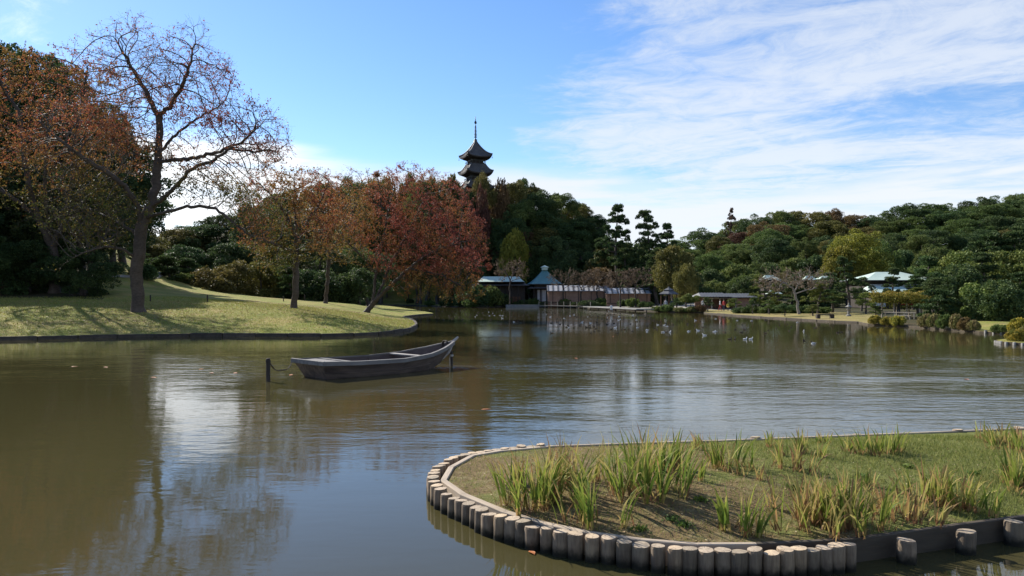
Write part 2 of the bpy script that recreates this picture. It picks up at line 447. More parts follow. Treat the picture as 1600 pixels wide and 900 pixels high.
off = off[inside(off, LANDRING) & (dist_poly(off, SH) > 0.6) & (np.abs(off[:, 0]) < 200)]
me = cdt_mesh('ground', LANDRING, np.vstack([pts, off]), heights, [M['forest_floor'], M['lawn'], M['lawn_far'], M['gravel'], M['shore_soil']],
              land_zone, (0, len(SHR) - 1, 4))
tag(link('ground', me), kind='structure')

# pond bed and the near bank under the viewer
b = MB(); b.add([(-1800, -300, -1.2), (1800, -300, -1.2), (1800, 2500, -1.2), (-1800, 2500, -1.2)], [(0, 1, 2, 3)])
tag(b.build('pond_bed', M['shore_soil']), kind='structure')
b = MB()
xs = np.linspace(-90, 60, 40)
top = [(x, 1.8 + 0.25 * math.sin(x * 0.4), 0.75) for x in xs]
vv = [(x, -60, 0.9) for x in xs] + top + [(x, y + 0.35, -1.0) for x, y, z in top]
b.add(vv, [(r * 40 + i, r * 40 + i + 1, (r + 1) * 40 + i + 1, (r + 1) * 40 + i) for r in range(2) for i in range(39)])
tag(b.build('near_bank', M['lawn']), kind='structure')

# ------------------------------------------------------------------ water
m_, t, out = new_mat('pond_water')
pos = t.node('ShaderNodeNewGeometry').outputs['Position']
sp = t.node('ShaderNodeSeparateXYZ', {0: pos}).outputs
def wn(sx, sy, sc, det, ang=0.0, w=0.0):
    mp = t.node('ShaderNodeMapping', {'Vector': pos, 'Rotation': (0, 0, ang), 'Scale': (sx, sy, 1)})
    return t.noise(mp.outputs[0], sc, det, 0.55, w)
fine = wn(0.7, 1.8, 5.5, 3, 0.06, 0.3)
mid_ = wn(0.42, 1.1, 2.3, 2, -0.12, 0.4)
broad = wn(0.3, 0.8, 0.8, 1, 0.2)
patch = wn(0.8, 1.6, 0.06, 3, 0.3)
gust = t.ss(patch, 0.40, 0.62)
calm = t.ss(sp[1], 10.0, 16.0)
far_ = t.ss(sp[1], 42.0, 26.0)
lee = t.m('MAXIMUM', t.ss(t.m('ADD', sp[0], t.m('MULTIPLY', sp[1], 0.12)), -4.5, 1.5), 0.45)
band = t.m('MULTIPLY', t.m('MULTIPLY', calm, far_), lee)
amp = t.m('MULTIPLY', t.m('ADD', 0.32, t.m('MULTIPLY', gust, 0.75)), t.m('ADD', 0.19, t.m('MULTIPLY', band, 0.72)))
hgt = t.m('ADD', t.m('MULTIPLY', fine, 0.16), t.m('ADD', t.m('MULTIPLY', mid_, 0.50), t.m('MULTIPLY', broad, 0.55)))
hgt = t.m('MULTIPLY', hgt, amp)
bn = t.node('ShaderNodeBump', {'Height': hgt, 'Strength': 1.0, 'Distance': 0.05})
mud = t.mix(t.noise(pos, 0.12, 3, 0.5), (0.062, 0.054, 0.022, 1), (0.048, 0.043, 0.018, 1))
b_ = t.node('ShaderNodeBsdfPrincipled', {'Base Color': mud, 'Roughness': 0.035, 'IOR': 1.333, 'Specular IOR Level': 0.5, 'Normal': bn.outputs[0]})
t.l.new(b_.outputs[0], out.inputs[0]); M['water'] = m_
b = MB(); b.add([(-1750, -290, 0), (1750, -290, 0), (1750, 420, 0), (-1750, 420, 0)], [(0, 1, 2, 3)])
tag(b.build('water', M['water']), kind='structure')

# ------------------------------------------------------------------ edging of the shores
def walk(poly, step):
    """points every step metres along a polyline"""
    poly = np.asarray(poly, float); seg = np.linalg.norm(np.diff(poly, axis=0), axis=1); cum = np.r_[0, np.cumsum(seg)]
    s = np.arange(0, cum[-1], step)
    return np.stack([np.interp(s, cum, poly[:, 0]), np.interp(s, cum, poly[:, 1])], 1)
ORD = ['first', 'second', 'third', 'fourth', 'fifth', 'sixth', 'seventh', 'eighth', 'ninth', 'tenth', 'eleventh', 'twelfth', 'thirteenth', 'fourteenth', 'fifteenth', 'sixteenth', 'seventeenth', 'eighteenth', 'nineteenth', 'twentieth']
TENS = {20: 'twenty', 30: 'thirty', 40: 'forty', 50: 'fifty', 60: 'sixty', 70: 'seventy', 80: 'eighty'}
def nth(i):
    if i < 20: return ORD[i]
    k = i + 1
    if k % 10 == 0: return {20: 'twentieth', 30: 'thirtieth', 40: 'fortieth', 50: 'fiftieth', 60: 'sixtieth', 70: 'seventieth'}.get(k, str(k) + 'th')
    return TENS.get(k // 10 * 10, str(k // 10 * 10)) + '-' + ORD[k % 10 - 1]
def shore_part(pa, pb):
    """the stretch of shoreline between the vertices nearest two pixels"""
    A = np.array(P(*pa)[:2]); B = np.array(P(*pb)[:2])
    i = int(np.argmin(np.hypot(*(SHR - A).T))); j = int(np.argmin(np.hypot(*(SHR - B).T)))
    return SHR[i:j + 1]
M['edge_stone'] = mat('edge_stone', (0.045, 0.038, 0.032), (0.085, 0.07, 0.055), 6, 0.9, 0.01, vary=0.25)
def edging(poly, step, h0, h1, th, name, labf, group, cat, mname='edge_stone'):
    w = walk(poly, step)
    for i in range(len(w) - 1):
        a, c = w[i], w[i + 1]; L = np.linalg.norm(c - a)
        if L < 0.1: continue
        an = math.atan2(c[1] - a[1], c[0] - a[0]); mid = (a + c) / 2
        r = random.Random(i * 7 + len(w))
        bb = MB(); bb.box((0, 0, (h0 + h1) / 2 + r.uniform(-.03, .02)), (L - r.uniform(.02, .07), th + r.uniform(-.03, .03), h1 - h0), 0, 0, 0.03)
        o = bb.build(name, M[mname], None, (mid[0], mid[1], 0), an + r.uniform(-.02, .02))
        tag(o, labf(i), cat, group)
LS = shore_part((0, 532), (677, 491.3))
n_left = len(walk(LS, 2.1))
edging(np.vstack([SHR[int(np.argmin(np.hypot(*(SHR - LS[0]).T))) - 12: int(np.argmin(np.hypot(*(SHR - LS[0]).T)))], LS]), 2.1, -0.4, 0.22, 0.22, 'edging_slab',
       lambda i: 'dark weathered edging slab along the left lawn waterline, %s counting from the frame edge' % nth(i), 'edging slabs along the left lawn', 'edging')
edging(shore_part((1112, 490.5), (1345, 505)), 3.0, -0.4, 0.17, 0.2, 'low_kerb',
       lambda i: 'low dark kerb below the dry lawn of the far right shore, %s from the teahouse' % nth(i), 'kerbs along the far right lawn', 'kerb')
edging(shore_part((598, 477.8), (740, 480.5)), 4.5, -0.4, 0.2, 0.25, 'bank_kerb',
       lambda i: 'dark kerb under the small sunny mound beyond the leaning tree, %s from the inlet' % nth(i), 'kerbs under the far mound', 'kerb')
# short stakes along the right-hand inlet
w = walk(shore_part((1536, 521), (1634, 528)), 0.62)
for i, (x, y) in enumerate(w):
    bb = MB(); r = random.Random(i); h = 0.19 + r.uniform(-.03, .03)
    bb.lathe([(0.09, -0.6), (0.09, h - .015), (0.075, h), (0, h)], 9)
    tag(bb.build('stake', M['stone'], None, (x, y, 0)), 'short grey stake edging the grassy inlet by the right frame edge, %s from the bushes' % nth(i), 'stake', 'stakes along the inlet')
w = walk(shore_part((1556, 535), (1660, 547)), 0.42)
for i, (x, y) in enumerate(w):
    bb = MB(); r = random.Random(i + 90); h = 0.19 + r.uniform(-.03, .03)
    h -= .05; bb.lathe([(0.09, -0.6), (0.09, h - .02), (0.07, h), (0, h)], 9)
    tag(bb.build('stake', M['stone'], None, (x, y, 0)), 'pale topped stake round the small spit at the right frame edge, %s from its tip' % nth(i), 'stake', 'stakes round the small spit')

# gravel path behind the left lawn
pp = [G(x, y, 160) for x, y in [(100, 431), (165, 431.5), (240, 434), (300, 437.5), (410, 442)]]
pl = walk([(p[0], p[1]) for p in pp], 1.2)
b = MB(); vv = []
for i, (x, y) in enumerate(pl):
    t_ = pl[min(i + 1, len(pl) - 1)] - pl[max(i - 1, 0)]; n_ = np.array([-t_[1], t_[0]]); n_ /= np.linalg.norm(n_)
    for s_ in (-0.5, 0.5):
        q = np.array([x, y]) + n_ * s_; vv.append((q[0], q[1], Hh(q[0], q[1]) + 0.07))
b.add(vv, [(2 * i, 2 * i + 1, 2 * i + 3, 2 * i + 2) for i in range(len(pl) - 1)])
tag(b.build('path', M['gravel']), kind='structure')
# ------------------------------------------------------------------ trees
LM = {}
LM['evergreen'] = leaf_mat('leaf_evergreen', [(0.030, 0.054, 0.021), (0.052, 0.088, 0.030), (0.080, 0.118, 0.038), (0.12, 0.15, 0.048)], 0.30)
LM['green'] = leaf_mat('leaf_green', [(0.055, 0.085, 0.024), (0.085, 0.125, 0.033), (0.125, 0.165, 0.043), (0.17, 0.20, 0.06)], 0.36)
LM['olive'] = leaf_mat('leaf_olive', [(0.075, 0.075, 0.022), (0.12, 0.115, 0.032), (0.17, 0.150, 0.042), (0.22, 0.18, 0.055)], 0.28)
LM['rust'] = leaf_mat('leaf_rust', [(0.080, 0.055, 0.028), (0.125, 0.080, 0.035), (0.165, 0.105, 0.042), (0.19, 0.14, 0.05)], 0.3)
LM['maroon'] = leaf_mat('leaf_maroon', [(0.055, 0.028, 0.024), (0.095, 0.042, 0.032), (0.13, 0.060, 0.040), (0.13, 0.08, 0.045)], 0.3)
LM['gold'] = leaf_mat('leaf_gold', [(0.12, 0.13, 0.022), (0.19, 0.19, 0.03), (0.26, 0.24, 0.04), (0.32, 0.27, 0.05)], 0.35)
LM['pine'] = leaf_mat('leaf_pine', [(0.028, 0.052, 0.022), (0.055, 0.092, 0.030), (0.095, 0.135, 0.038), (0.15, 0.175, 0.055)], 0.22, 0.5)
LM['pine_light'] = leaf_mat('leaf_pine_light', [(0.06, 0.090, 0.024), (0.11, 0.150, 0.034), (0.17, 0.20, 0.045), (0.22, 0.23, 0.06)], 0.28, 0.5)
LM['twiggy'] = leaf_mat('leaf_twiggy', [(0.09, 0.068, 0.050), (0.14, 0.098, 0.068), (0.18, 0.12, 0.08), (0.18, 0.145, 0.085)], 0.2)
LM['cherry'] = leaf_mat('leaf_cherry', [(0.09, 0.11, 0.025), (0.18, 0.13, 0.03), (0.29, 0.13, 0.040), (0.30, 0.080, 0.055), (0.22, 0.060, 0.052)], 0.42, vary=0.02)
HUE = {'evergreen': 'dark green', 'green': 'mid green', 'olive': 'olive', 'rust': 'rust brown', 'maroon': 'dark red', 'gold': 'yellow green', 'pine': 'deep green', 'pine_light': 'light green', 'twiggy': 'bare brownish'}

def crown_mesh(seed, H, R, npuff, nleaf, leaf, z0=0.2, flat=0.8, puff=0.34, name='crown'):
    rng = np.random.default_rng(seed)
    th = rng.uniform(0, 2 * np.pi, npuff); u = rng.uniform(-0.75, 1, npuff)
    rr = np.sqrt(1 - u * u) * rng.uniform(0.55, 0.95, npuff)
    cz = (z0 + 1) / 2 * H; hz_ = (1 - z0) / 2 * H
    pr = R * puff * rng.uniform(0.65, 1.25, npuff)
    C = np.stack([R * 0.95 * rr * np.cos(th), R * 0.95 * rr * np.sin(th), cz + (hz_ - pr * flat) * u * rng.uniform(0.8, 1.0, npuff)], 1)
    ptone = rng.uniform(-0.22, 0.22, npuff)
    w = pr ** 2; w /= w.sum()
    k = rng.choice(npuff, nleaf, p=w)
    d = rng.normal(size=(nleaf, 3)); d[:, 2] += 0.35; d /= np.linalg.norm(d, axis=1, keepdims=True)
    rad = pr[k] * rng.uniform(0.45, 1.0, nleaf) ** 0.5 * (1 + 0.10 * np.sin(d[:, 0] * 9 + k) + 0.1 * np.sin(d[:, 1] * 8 + k * 2))
    Pp = C[k] + d * rad[:, None] * [1, 1, flat]
    L = leaf * rng.uniform(0.7, 1.3, nleaf)
    V = leaves(Pp, leaf, leaf * 0.62, rng, d * 0.6, 0.9)
    tone = np.clip(0.45 + ptone[k] + rng.normal(0, 0.17, nleaf), 0, 1)
    return poly_mesh(name, V, 4, LM['evergreen'], tone)
def trunk_mesh(seed, H, r, z1=0.75, nl=6, R=3.0):
    rnd = random.Random(seed); b = MB(); p = Vector((0, 0, -0.6)); pts = [p.copy()]; rad = [r * 1.3]
    n = 7
    for i in range(n):
        p = p + Vector((rnd.uniform(-.12, .12) * r * 8, rnd.uniform(-.12, .12) * r * 8, (H * z1 + 0.6) / n)); pts.append(p.copy()); rad.append(r * (1 - 0.75 * (i + 1) / n))
    b.tube(pts, rad, 8)
    for i in range(nl):
        k = rnd.randint(2, n - 1); q = pts[k]; a = rnd.uniform(0, 6.28); L = R * rnd.uniform(.5, .9)
        b.tube([q, q + Vector((math.cos(a) * L * .5, math.sin(a) * L * .5, L * .35)), q + Vector((math.cos(a) * L, math.sin(a) * L, L * .9))], [rad[k] * .6, rad[k] * .4, 0.02], 5)
    return b.mesh('trunk', M['bark'])
PROTO = {}
def proto(kind, tm, cm, leafm):
    """park the shared data of a kind; roots are made on first use"""
    PROTO[kind] = (tm, cm, leafm)
for i in range(5):
    PROTO['far%d' % i] = (trunk_mesh(10 + i, 10, 0.28, 0.7, 6, 3.5), crown_mesh(100 + i, 10, 4.6, 34 + i * 4, 12000, 0.38, 0.02, 0.95, 0.30), 10.0, 9.2)
for i in range(3):
    PROTO['near%d' % i] = (trunk_mesh(20 + i, 16, 0.4, 0.7, 8, 5), crown_mesh(120 + i, 16, 5.6, 52, 30000, 0.27, 0.08, 0.75, 0.27), 16.0, 11.2)
def pine_mesh(seed, H, R, whorls, z0, leaf, nl, pad=0.42, topy=0.25, lean=0.0, density=1.0, profile='wide', tufts=5):
    """a pine: trunk with kinks, tiers of limbs that carry flat pads of needles"""
    rnd = random.Random(seed); rng = np.random.default_rng(seed); b = MB()
    n = 9; pts = [Vector((0, 0, -0.5))]; ph = rnd.uniform(0, 6)
    for i in range(n):
        f = (i + 1) / n
        pts.append(Vector((lean * H * f + 0.035 * H * math.sin(f * 5 + ph), 0.03 * H * math.cos(f * 4.3 + ph) - 0.03 * H * math.cos(ph), H * 0.96 * f)))
    r0 = H * 0.022 + 0.04
    b.tube(pts, [r0 * (1.25 - 1.1 * i / n) + 0.012 for i in range(n + 1)], 8)
    pads = []
    for w in range(whorls):
        f = z0 + (1 - z0) * (w + rnd.uniform(-.2, .2)) / max(1, whorls - 1); f = min(max(f, z0), 0.99)
        x = f * n; i = min(int(x), n - 1); c = pts[i].lerp(pts[i + 1], x - i)
        g = (f - z0) / (1 - z0)
        rr = R * ((1 - g * (1 - topy)) if profile == 'wide' else math.sin(math.pi * (0.22 + 0.74 * g)) ** 0.7)
        a0 = rnd.uniform(0, 6.28)
        for k in range(rnd.choice([3, 4, 4, 5]) if g < 0.92 else 2):
            a = a0 + k * 6.28 / 4.2 + rnd.uniform(-.4, .4); L = rr * rnd.uniform(.55, 1.05)
            e = c + Vector((math.cos(a) * L, math.sin(a) * L, L * rnd.uniform(-.05, .25)))
            mid = c.lerp(e, 0.55) + Vector((0, 0, -0.08 * L))
            b.tube([c, mid, e], [r0 * .35 * (1.1 - g), r0 * .22 * (1.1 - g), 0.015], 5)
            pr = R * pad * rnd.uniform(.55, 1.0)
            for _ in range(tufts):
                f_ = rnd.uniform(.35, 1.08); pads.append((c.lerp(e, f_) + Vector((rnd.uniform(-.5, .5), rnd.uniform(-.5, .5), rnd.uniform(-.25, .35))) * pr, pr * rnd.uniform(.38, .72)))
    for _ in range(4): pads.append((pts[-1] + Vector((rnd.uniform(-.5, .5), rnd.uniform(-.5, .5), rnd.uniform(-.4, .2))) * R * pad, R * pad * .5))
    C = np.array([p[0] for p in pads]); pr = np.array([p[1] for p in pads])
    w_ = pr ** 2; w_ /= w_.sum(); N = int(nl * density); k = rng.choice(len(pads), N, p=w_)
    d = rng.normal(size=(N, 3)); d /= np.linalg.norm(d, axis=1, keepdims=True)
    d[:, 2] = np.abs(d[:, 2]) * 1.0 - 0.25
    Pp = C[k] + d * (pr[k] * rng.uniform(0.3, 1.0, N) ** 0.5)[:, None] * [1, 1, 0.62]
    dirs = np.stack([d[:, 0] * .6, d[:, 1] * .6, np.full(N, 0.8)], 1)
    V = leaves(Pp, leaf, leaf * 0.30, rng, dirs, 0.45)
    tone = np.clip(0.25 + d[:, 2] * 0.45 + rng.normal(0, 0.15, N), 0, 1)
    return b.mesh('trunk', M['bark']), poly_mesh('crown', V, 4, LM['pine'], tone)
for i in range(3):
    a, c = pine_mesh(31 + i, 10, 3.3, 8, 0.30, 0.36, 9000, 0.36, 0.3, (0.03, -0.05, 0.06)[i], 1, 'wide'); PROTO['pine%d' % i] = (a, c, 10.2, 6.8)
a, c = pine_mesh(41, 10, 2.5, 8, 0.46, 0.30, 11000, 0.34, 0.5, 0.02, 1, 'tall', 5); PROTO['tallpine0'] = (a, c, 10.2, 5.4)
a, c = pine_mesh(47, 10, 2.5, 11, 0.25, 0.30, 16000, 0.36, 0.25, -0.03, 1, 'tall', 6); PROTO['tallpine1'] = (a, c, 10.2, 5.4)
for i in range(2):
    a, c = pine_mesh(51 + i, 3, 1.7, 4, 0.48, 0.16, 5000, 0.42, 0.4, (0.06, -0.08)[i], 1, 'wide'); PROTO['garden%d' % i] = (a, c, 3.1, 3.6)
# clipped dome pine
PROTO['dome'] = (trunk_mesh(61, 3, 0.11, 0.5, 4, 1), crown_mesh(161, 3.0, 1.5, 30, 8000, 0.14, 0.34, 0.5, 0.30), 3.0, 3.0)
PROTO['bush0'] = (None, crown_mesh(171, 1.2, 1.3, 26, 6500, 0.15, -0.25, 0.8, 0.36), 1.2, 2.6)
PROTO['bush1'] = (None, crown_mesh(172, 1.6, 1.2, 20, 5000, 0.18, -0.2, 0.9, 0.42), 1.6, 2.4)

FIRST = {}
def plant(kind, leafm, x, y, h, w, rz, label, group, cat='tree', name='tree', zoff=-0.15, wd=None, barkm=None):
    tm, cm, H0, W0 = PROTO[kind]
    s = (w / W0, (wd or w) / W0, h / H0); z = Hh(x, y) + zoff
    mats = {'crown': LM[leafm], 'leaves': LM[leafm]}
    if barkm: mats['trunk'] = M[barkm]
    key = (kind, name)
    if key not in FIRST:
        if tm is None:
            r = link(name, cm); tag(r, label, cat, group)
        else:
            r = thing(name, label, cat, group=group)
            link('trunk', tm, r); link('crown', cm, r)
        FIRST[key] = r
        r.location = (x, y, z); r.scale = s; r.rotation_euler = (0, 0, rz)
        for o in [r] + list(r.children):
            if o.type == 'MESH' and o.name.split('.')[0] in ('crown', name):
                o.material_slots[0].link = 'OBJECT'; o.material_slots[0].material = LM[leafm]
            elif barkm and o.type == 'MESH': o.material_slots[0].link = 'OBJECT'; o.material_slots[0].material = M[barkm]
        return r
    src = FIRST[key]
    if tm is None: mats[name] = LM[leafm]
    return dup(src, (x, y, z), rz, s, label, group, mats)

LABELS = {}
def once(text):
    """labels that came out equal get an ordinal counted left to right"""
    LABELS.setdefault(text, 0); LABELS[text] += 1
    return text

rt = random.Random(77)
SPECS = []     # everything green that is placed by sight line: (px, d, top, width_m, kind, leaf, zone, row)
def row(zone, d, tops, px0, px1, step, width, palette, kinds, rowname, jitter=9):
    px = px0
    while px < px1:
        p = px + rt.uniform(-.3, .3) * step
        top = np.interp(p, [t_[0] for t_ in tops], [t_[1] for t_ in tops]) + rt.uniform(-jitter * 0.4, jitter)
        dd = d * rt.uniform(0.96, 1.04)
        lf = rt.choices([q[0] for q in palette], [q[1] for q in palette])[0] if not callable(palette) else palette(p)
        SPECS.append([p, dd, top, width * rt.uniform(.85, 1.25), rt.choice(kinds), lf, zone, rowname])
        px += step * rt.uniform(0.85, 1.15)
FAR = ['far0', 'far1', 'far2', 'far3', 'far4']; NEAR = ['near0', 'near1', 'near2']
EV = [('evergreen', 8), ('green', 2), ('olive', 1)]
# dark wood at the left
LSK = [(-200, 0), (-60, 25), (0, 38), (60, 50), (95, 68), (130, 98), (160, 135), (185, 180), (208, 240), (230, 310)]
row('left wood', 96, LSK, -170, 222, 46, 9.5, [('evergreen', 8), ('olive', 1)], NEAR, 'the top row', 8)
row('left wood', 88, [(x, y + 85) for x, y in LSK], -190, 196, 50, 9.5, [('evergreen', 1)], NEAR, 'the middle row', 14)
row('left wood', 75, [(-200, 190), (0, 215), (120, 250), (200, 300)], -200, 178, 55, 9.5, [('evergreen', 1)], NEAR, 'the lower row', 14)
row('left wood', 67, [(-200, 330), (0, 350), (120, 365), (170, 380)], -190, 140, 52, 7.0, [('evergreen', 1)], NEAR, 'the lawn edge', 10)
# gap between left wood and the pagoda hill
row('lawn gap', 158, [(250, 345), (300, 340), (340, 330), (400, 305), (470, 292)], 245, 470, 38, 12, [('evergreen', 4), ('green', 2), ('olive', 2), ('rust', 1)], NEAR, 'the back row')
row('lawn gap', 128, [(190, 330), (250, 375), (330, 372), (420, 372), (560, 372)], 205, 600, 40, 10, [('evergreen', 5), ('green', 2), ('olive', 2)], NEAR, 'the middle row')
row('lawn gap', 105, [(190, 385), (300, 402), (440, 405), (560, 412)], 200, 560, 37, 7, [('evergreen', 5), ('green', 1), ('rust', 1), ('olive', 1)], FAR + ['pine0', 'pine1'], 'the path row')
# pagoda hill
HSK = [(400, 300), (470, 282), (540, 268), (600, 262), (650, 260), (690, 260), (716, 290), (728, 302), (742, 292), (760, 284), (790, 280), (815, 270), (835, 286), (860, 290), (895, 304), (925, 326), (945, 352), (965, 392)]
row('pagoda hill', 232, [(x, y + 4) for x, y in HSK if x < 700 or x > 770], 430, 690, 30, 9, [('evergreen', 3), ('olive', 2), ('green', 2), ('rust', 1)], FAR, 'the crest', 5)
row('pagoda hill', 230, [(x, y + 4) for x, y in HSK], 785, 955, 27, 9, [('evergreen', 4), ('olive', 1)], FAR, 'the crest', 4)
row('pagoda hill', 208, [(x, y + 3) for x, y in HSK], 560, 950, 30, 11, lambda p: 'olive' if 715 < p < 800 and rt.random() < .7 else rt.choice(['evergreen', 'evergreen', 'olive', 'green', 'rust' if p < 850 else 'olive']), NEAR, 'the upper slope', 5)
row('pagoda hill', 202, [(560, 310), (650, 300), (740, 315), (830, 308), (900, 330), (950, 372)], 600, 955, 32, 11, lambda p: rt.choice(['evergreen'] * 4 + ['maroon', 'olive'] if p > 820 else ['evergreen'] * 3 + ['olive', 'green']), NEAR, 'the middle slope', 8)
row('pagoda hill', 197, [(600, 350), (740, 352), (850, 345), (960, 392)], 610, 965, 33, 10.5, [('evergreen', 6), ('maroon', .6), ('green', 1.4), ('olive', 1)], NEAR, 'the lower slope', 9)
row('pagoda hill', 192, [(600, 392), (740, 395), (850, 388), (980, 408)], 610, 980, 30, 8, [('evergreen', 6), ('green', 1)], FAR, 'the foot', 9)
# right hill
RSK = [(1030, 392), (1060, 372), (1100, 352), (1150, 337), (1200, 324), (1250, 321), (1300, 322), (1345, 330), (1400, 320), (1450, 311), (1500, 306), (1550, 298), (1600, 291), (1700, 285)]
PR = [('evergreen', 4), ('green', 5), ('olive', 4), ('rust', .9), ('maroon', .3)]
row('right hill', 282, RSK, 1045, 1690, 33, 14.5, PR, NEAR, 'the crest', 5)
row('right hill', 262, [(x, y + 15) for x, y in RSK], 1040, 1690, 38, 14.5, PR, NEAR, 'the high slope', 9)
row('right hill', 242, [(x, y + 34) for x, y in RSK], 1050, 1690, 38, 13.5, [('evergreen', 4), ('green', 4), ('olive', 3), ('rust', .7)], NEAR, 'the upper slope', 10)
row('right hill', 222, [(1040, 405), (1100, 392), (1200, 368), (1300, 366), (1400, 360), (1500, 352), (1700, 340)], 1040, 1700, 36, 11.5, [('evergreen', 4), ('green', 6), ('pine', 3), ('olive', 1)], NEAR, 'the middle slope', 10)
row('right hill', 196, [(1040, 420), (1100, 412), (1200, 398), (1300, 395), (1400, 388), (1500, 378), (1700, 365)], 1045, 1700, 33, 9.5, [('evergreen', 4), ('green', 6), ('olive', 1)], FAR, 'the lower slope', 10)
row('right hill', 168, [(1040, 436), (1100, 430), (1200, 420), (1300, 418), (1400, 412), (1500, 402), (1700, 390)], 1050, 1700, 34, 8.5, [('evergreen', 6), ('green', 3), ('olive', 1)], FAR, 'the foot', 8)
# low dark trees behind the halls, right of the pagoda hill
row('pine belt', 184, [(930, 385), (1000, 372), (1060, 395)], 945, 1070, 27, 8.5, [('evergreen', 4), ('pine', 3), ('olive', 1)], FAR, 'the rear row', 10)
row('pine belt', 174, [(930, 405), (1000, 398), (1075, 415)], 955, 1080, 28, 7.5, [('evergreen', 4), ('pine', 3)], FAR, 'the front row', 8)
# pine wood by the right frame edge
PL = [('pine', 3), ('pine_light', 3)]
PK = ['pine0', 'pine1', 'pine2', 'far1', 'far3']
row('right pines', 112, [(1430, 408), (1480, 392), (1540, 368), (1600, 345), (1700, 335)], 1462, 1700, 32, 8, PL, PK, 'the rear', 8)
row('right pines', 88, [(1440, 430), (1500, 405), (1560, 390), (1620, 372), (1720, 350)], 1462, 1740, 36, 6.5, PL, PK, 'the middle', 8)
row('right pines', 68, [(1450, 452), (1500, 440), (1560, 428), (1640, 408), (1740, 380)], 1478, 1760, 38, 5, PL, PK, 'the front', 6)
row('right shore trees', 128, [(1170, 432), (1260, 425), (1320, 428), (1440, 418)], 1175, 1330, 30, 6.5, [('evergreen', 3), ('pine', 3), ('rust', 1)], FAR + ['pine0', 'pine1'], 'the rear', 8)
ZONES = {
 'left wood': ('the dark wood left of the big cherry', 'dense'),
 'lawn gap': ('the gap beyond the left lawn', 'rounded'),
 'pagoda hill': ('the pagoda hill', 'rounded'),
 'right hill': ('the wooded right hill', 'rounded'),
 'pine belt': ('the dark belt right of the pagoda hill', 'dense'),
 'right pines': ('the pine wood at the right frame edge', 'layered'),
 'right shore trees': ('the garden behind the far right lawn', 'dense')}
SPECS.sort(key=lambda s_: (s_[6], s_[7], s_[5], s_[0]))
cnt = {}
for s_ in SPECS: cnt[(s_[6], s_[7], s_[5])] = cnt.get((s_[6], s_[7], s_[5]), 0) + 1
WHERE = {}
for z_, r_ in {(q[6], q[7]) for q in SPECS}:
    WHERE[(z_, r_)] = {'left wood': 'in %s of the dark wood' , 'lawn gap': 'in %s beyond the left lawn', 'pagoda hill': 'on %s of the pagoda hill', 'right hill': 'on %s of the right hill',
        'pine belt': 'in %s under the tall pines', 'right pines': 'in %s of the right pine wood', 'right shore trees': 'in the garden behind the right lawn%.0s'}[z_] % r_
run = {}
for px, d, top, wd, kind, lf, zone, rown in SPECS:
    k = (zone, rown, lf); run[k] = run.get(k, 0) + 1
    x, y = X(px, d), d
    if not inside([(x, y)], LANDRING)[0] or dist_poly([(x, y)], SH)[0] < 3: continue
    gz = Hh(x, y); h = Z(top, d) - gz
    hmin = 7 if zone not in ('right pines', 'right shore trees', 'lawn gap') else 3.5
    h = max(h, hmin * 0.8, wd * (1.0 if 'pine' not in kind else 1.15)); zo = Z(top, d) - gz - h
    nm, adj = ZONES[zone]
    shape = 'layered' if 'pine' in kind else adj
    lab = '%s%s %s tree %s' % (nth(run[k] - 1) + ' ' if cnt[k] > 1 else '', HUE[lf], shape, WHERE[(zone, rown)])
    if cnt[k] > 1: lab += ' from the left'
    lab = lab.replace('dark green dense', 'dark green').replace(' dense tree in the front of the belt', ' tree in the front of the belt').replace(' dense tree in the rear of the belt', ' tree in the rear of the belt')
    wd2 = wd * (1.0 if h < 14 else 1.15)
    plant(kind, lf, x, y, h, wd2, rt.uniform(0, 6.28), lab, 'trees of ' + nm, 'tree', 'pine_tree' if 'pine' in kind else 'broadleaf_tree', min(zo, 0) - 0.15)

# single trees that stand out
def solo(px, d, top, w, kind, lf, label, rz=0.0, name='broadleaf_tree', group=None, wd=None, barkm=None, zoff=-0.15):
    x, y = X(px, d), d; gz = Hh(x, y)
    return plant(kind, lf, x, y, Z(top, d) - gz, w, rz, label, group, 'tree', name, zoff, wd, barkm)
solo(1338, 150, 347, 13.5, 'near0', 'gold', 'large yellow green tree glowing in front of the right hill', 1.0)
solo(1312, 146, 378, 8, 'far2', 'gold', 'smaller yellow green tree against the left flank of the glowing tree', 2.0)
solo(1374, 158, 372, 9, 'far0', 'green', 'green tree overlapping the right flank of the glowing yellow green tree', 3.0)
solo(965, 168, 314, 8.2, 'tallpine0', 'pine', 'tall bare-stemmed pine standing against the sky beside the pagoda hill', 0.5, 'pine_tree')
solo(1013, 166, 324, 7.2, 'tallpine1', 'pine', 'tall dense pine against the sky, right of the bare-stemmed one', 2.1, 'pine_tree')
solo(1040, 162, 346, 6.5, 'tallpine0', 'pine', 'shorter pine with spreading arms leaning right of the two tall pines', 4.0, 'pine_tree')
solo(938, 176, 372, 8, 'pine1', 'pine', 'broad layered pine at the right foot of the pagoda hill', 1.0, 'pine_tree')
solo(985, 166, 378, 10, 'pine2', 'pine', 'broad layered pine below the bare-stemmed tall pine', 2.0, 'pine_tree')
solo(1028, 158, 386, 9, 'pine0', 'pine', 'broad layered pine below the leaning skyline pine', 3.3, 'pine_tree')
solo(1052, 150, 378, 8.5, 'far4', 'olive', 'olive brown tree between the tall pines and the right hill', 1.5)
solo(1072, 140, 408, 5.5, 'far1', 'olive', 'small olive tree above the small gazebo roof', 1.5)
solo(803, 190, 352, 8.0, 'far1', 'gold', 'bright green tree catching sun low on the pagoda hill', 0.5)
solo(752, 196, 280, 6.5, 'far0', 'maroon', 'small red maple in front of the pagoda\'s lower roofs', 0.9)
solo(754, 203, 262, 10.5, 'near1', 'olive', 'olive tree right in front of the pagoda hiding its lowest roof', 2.9)
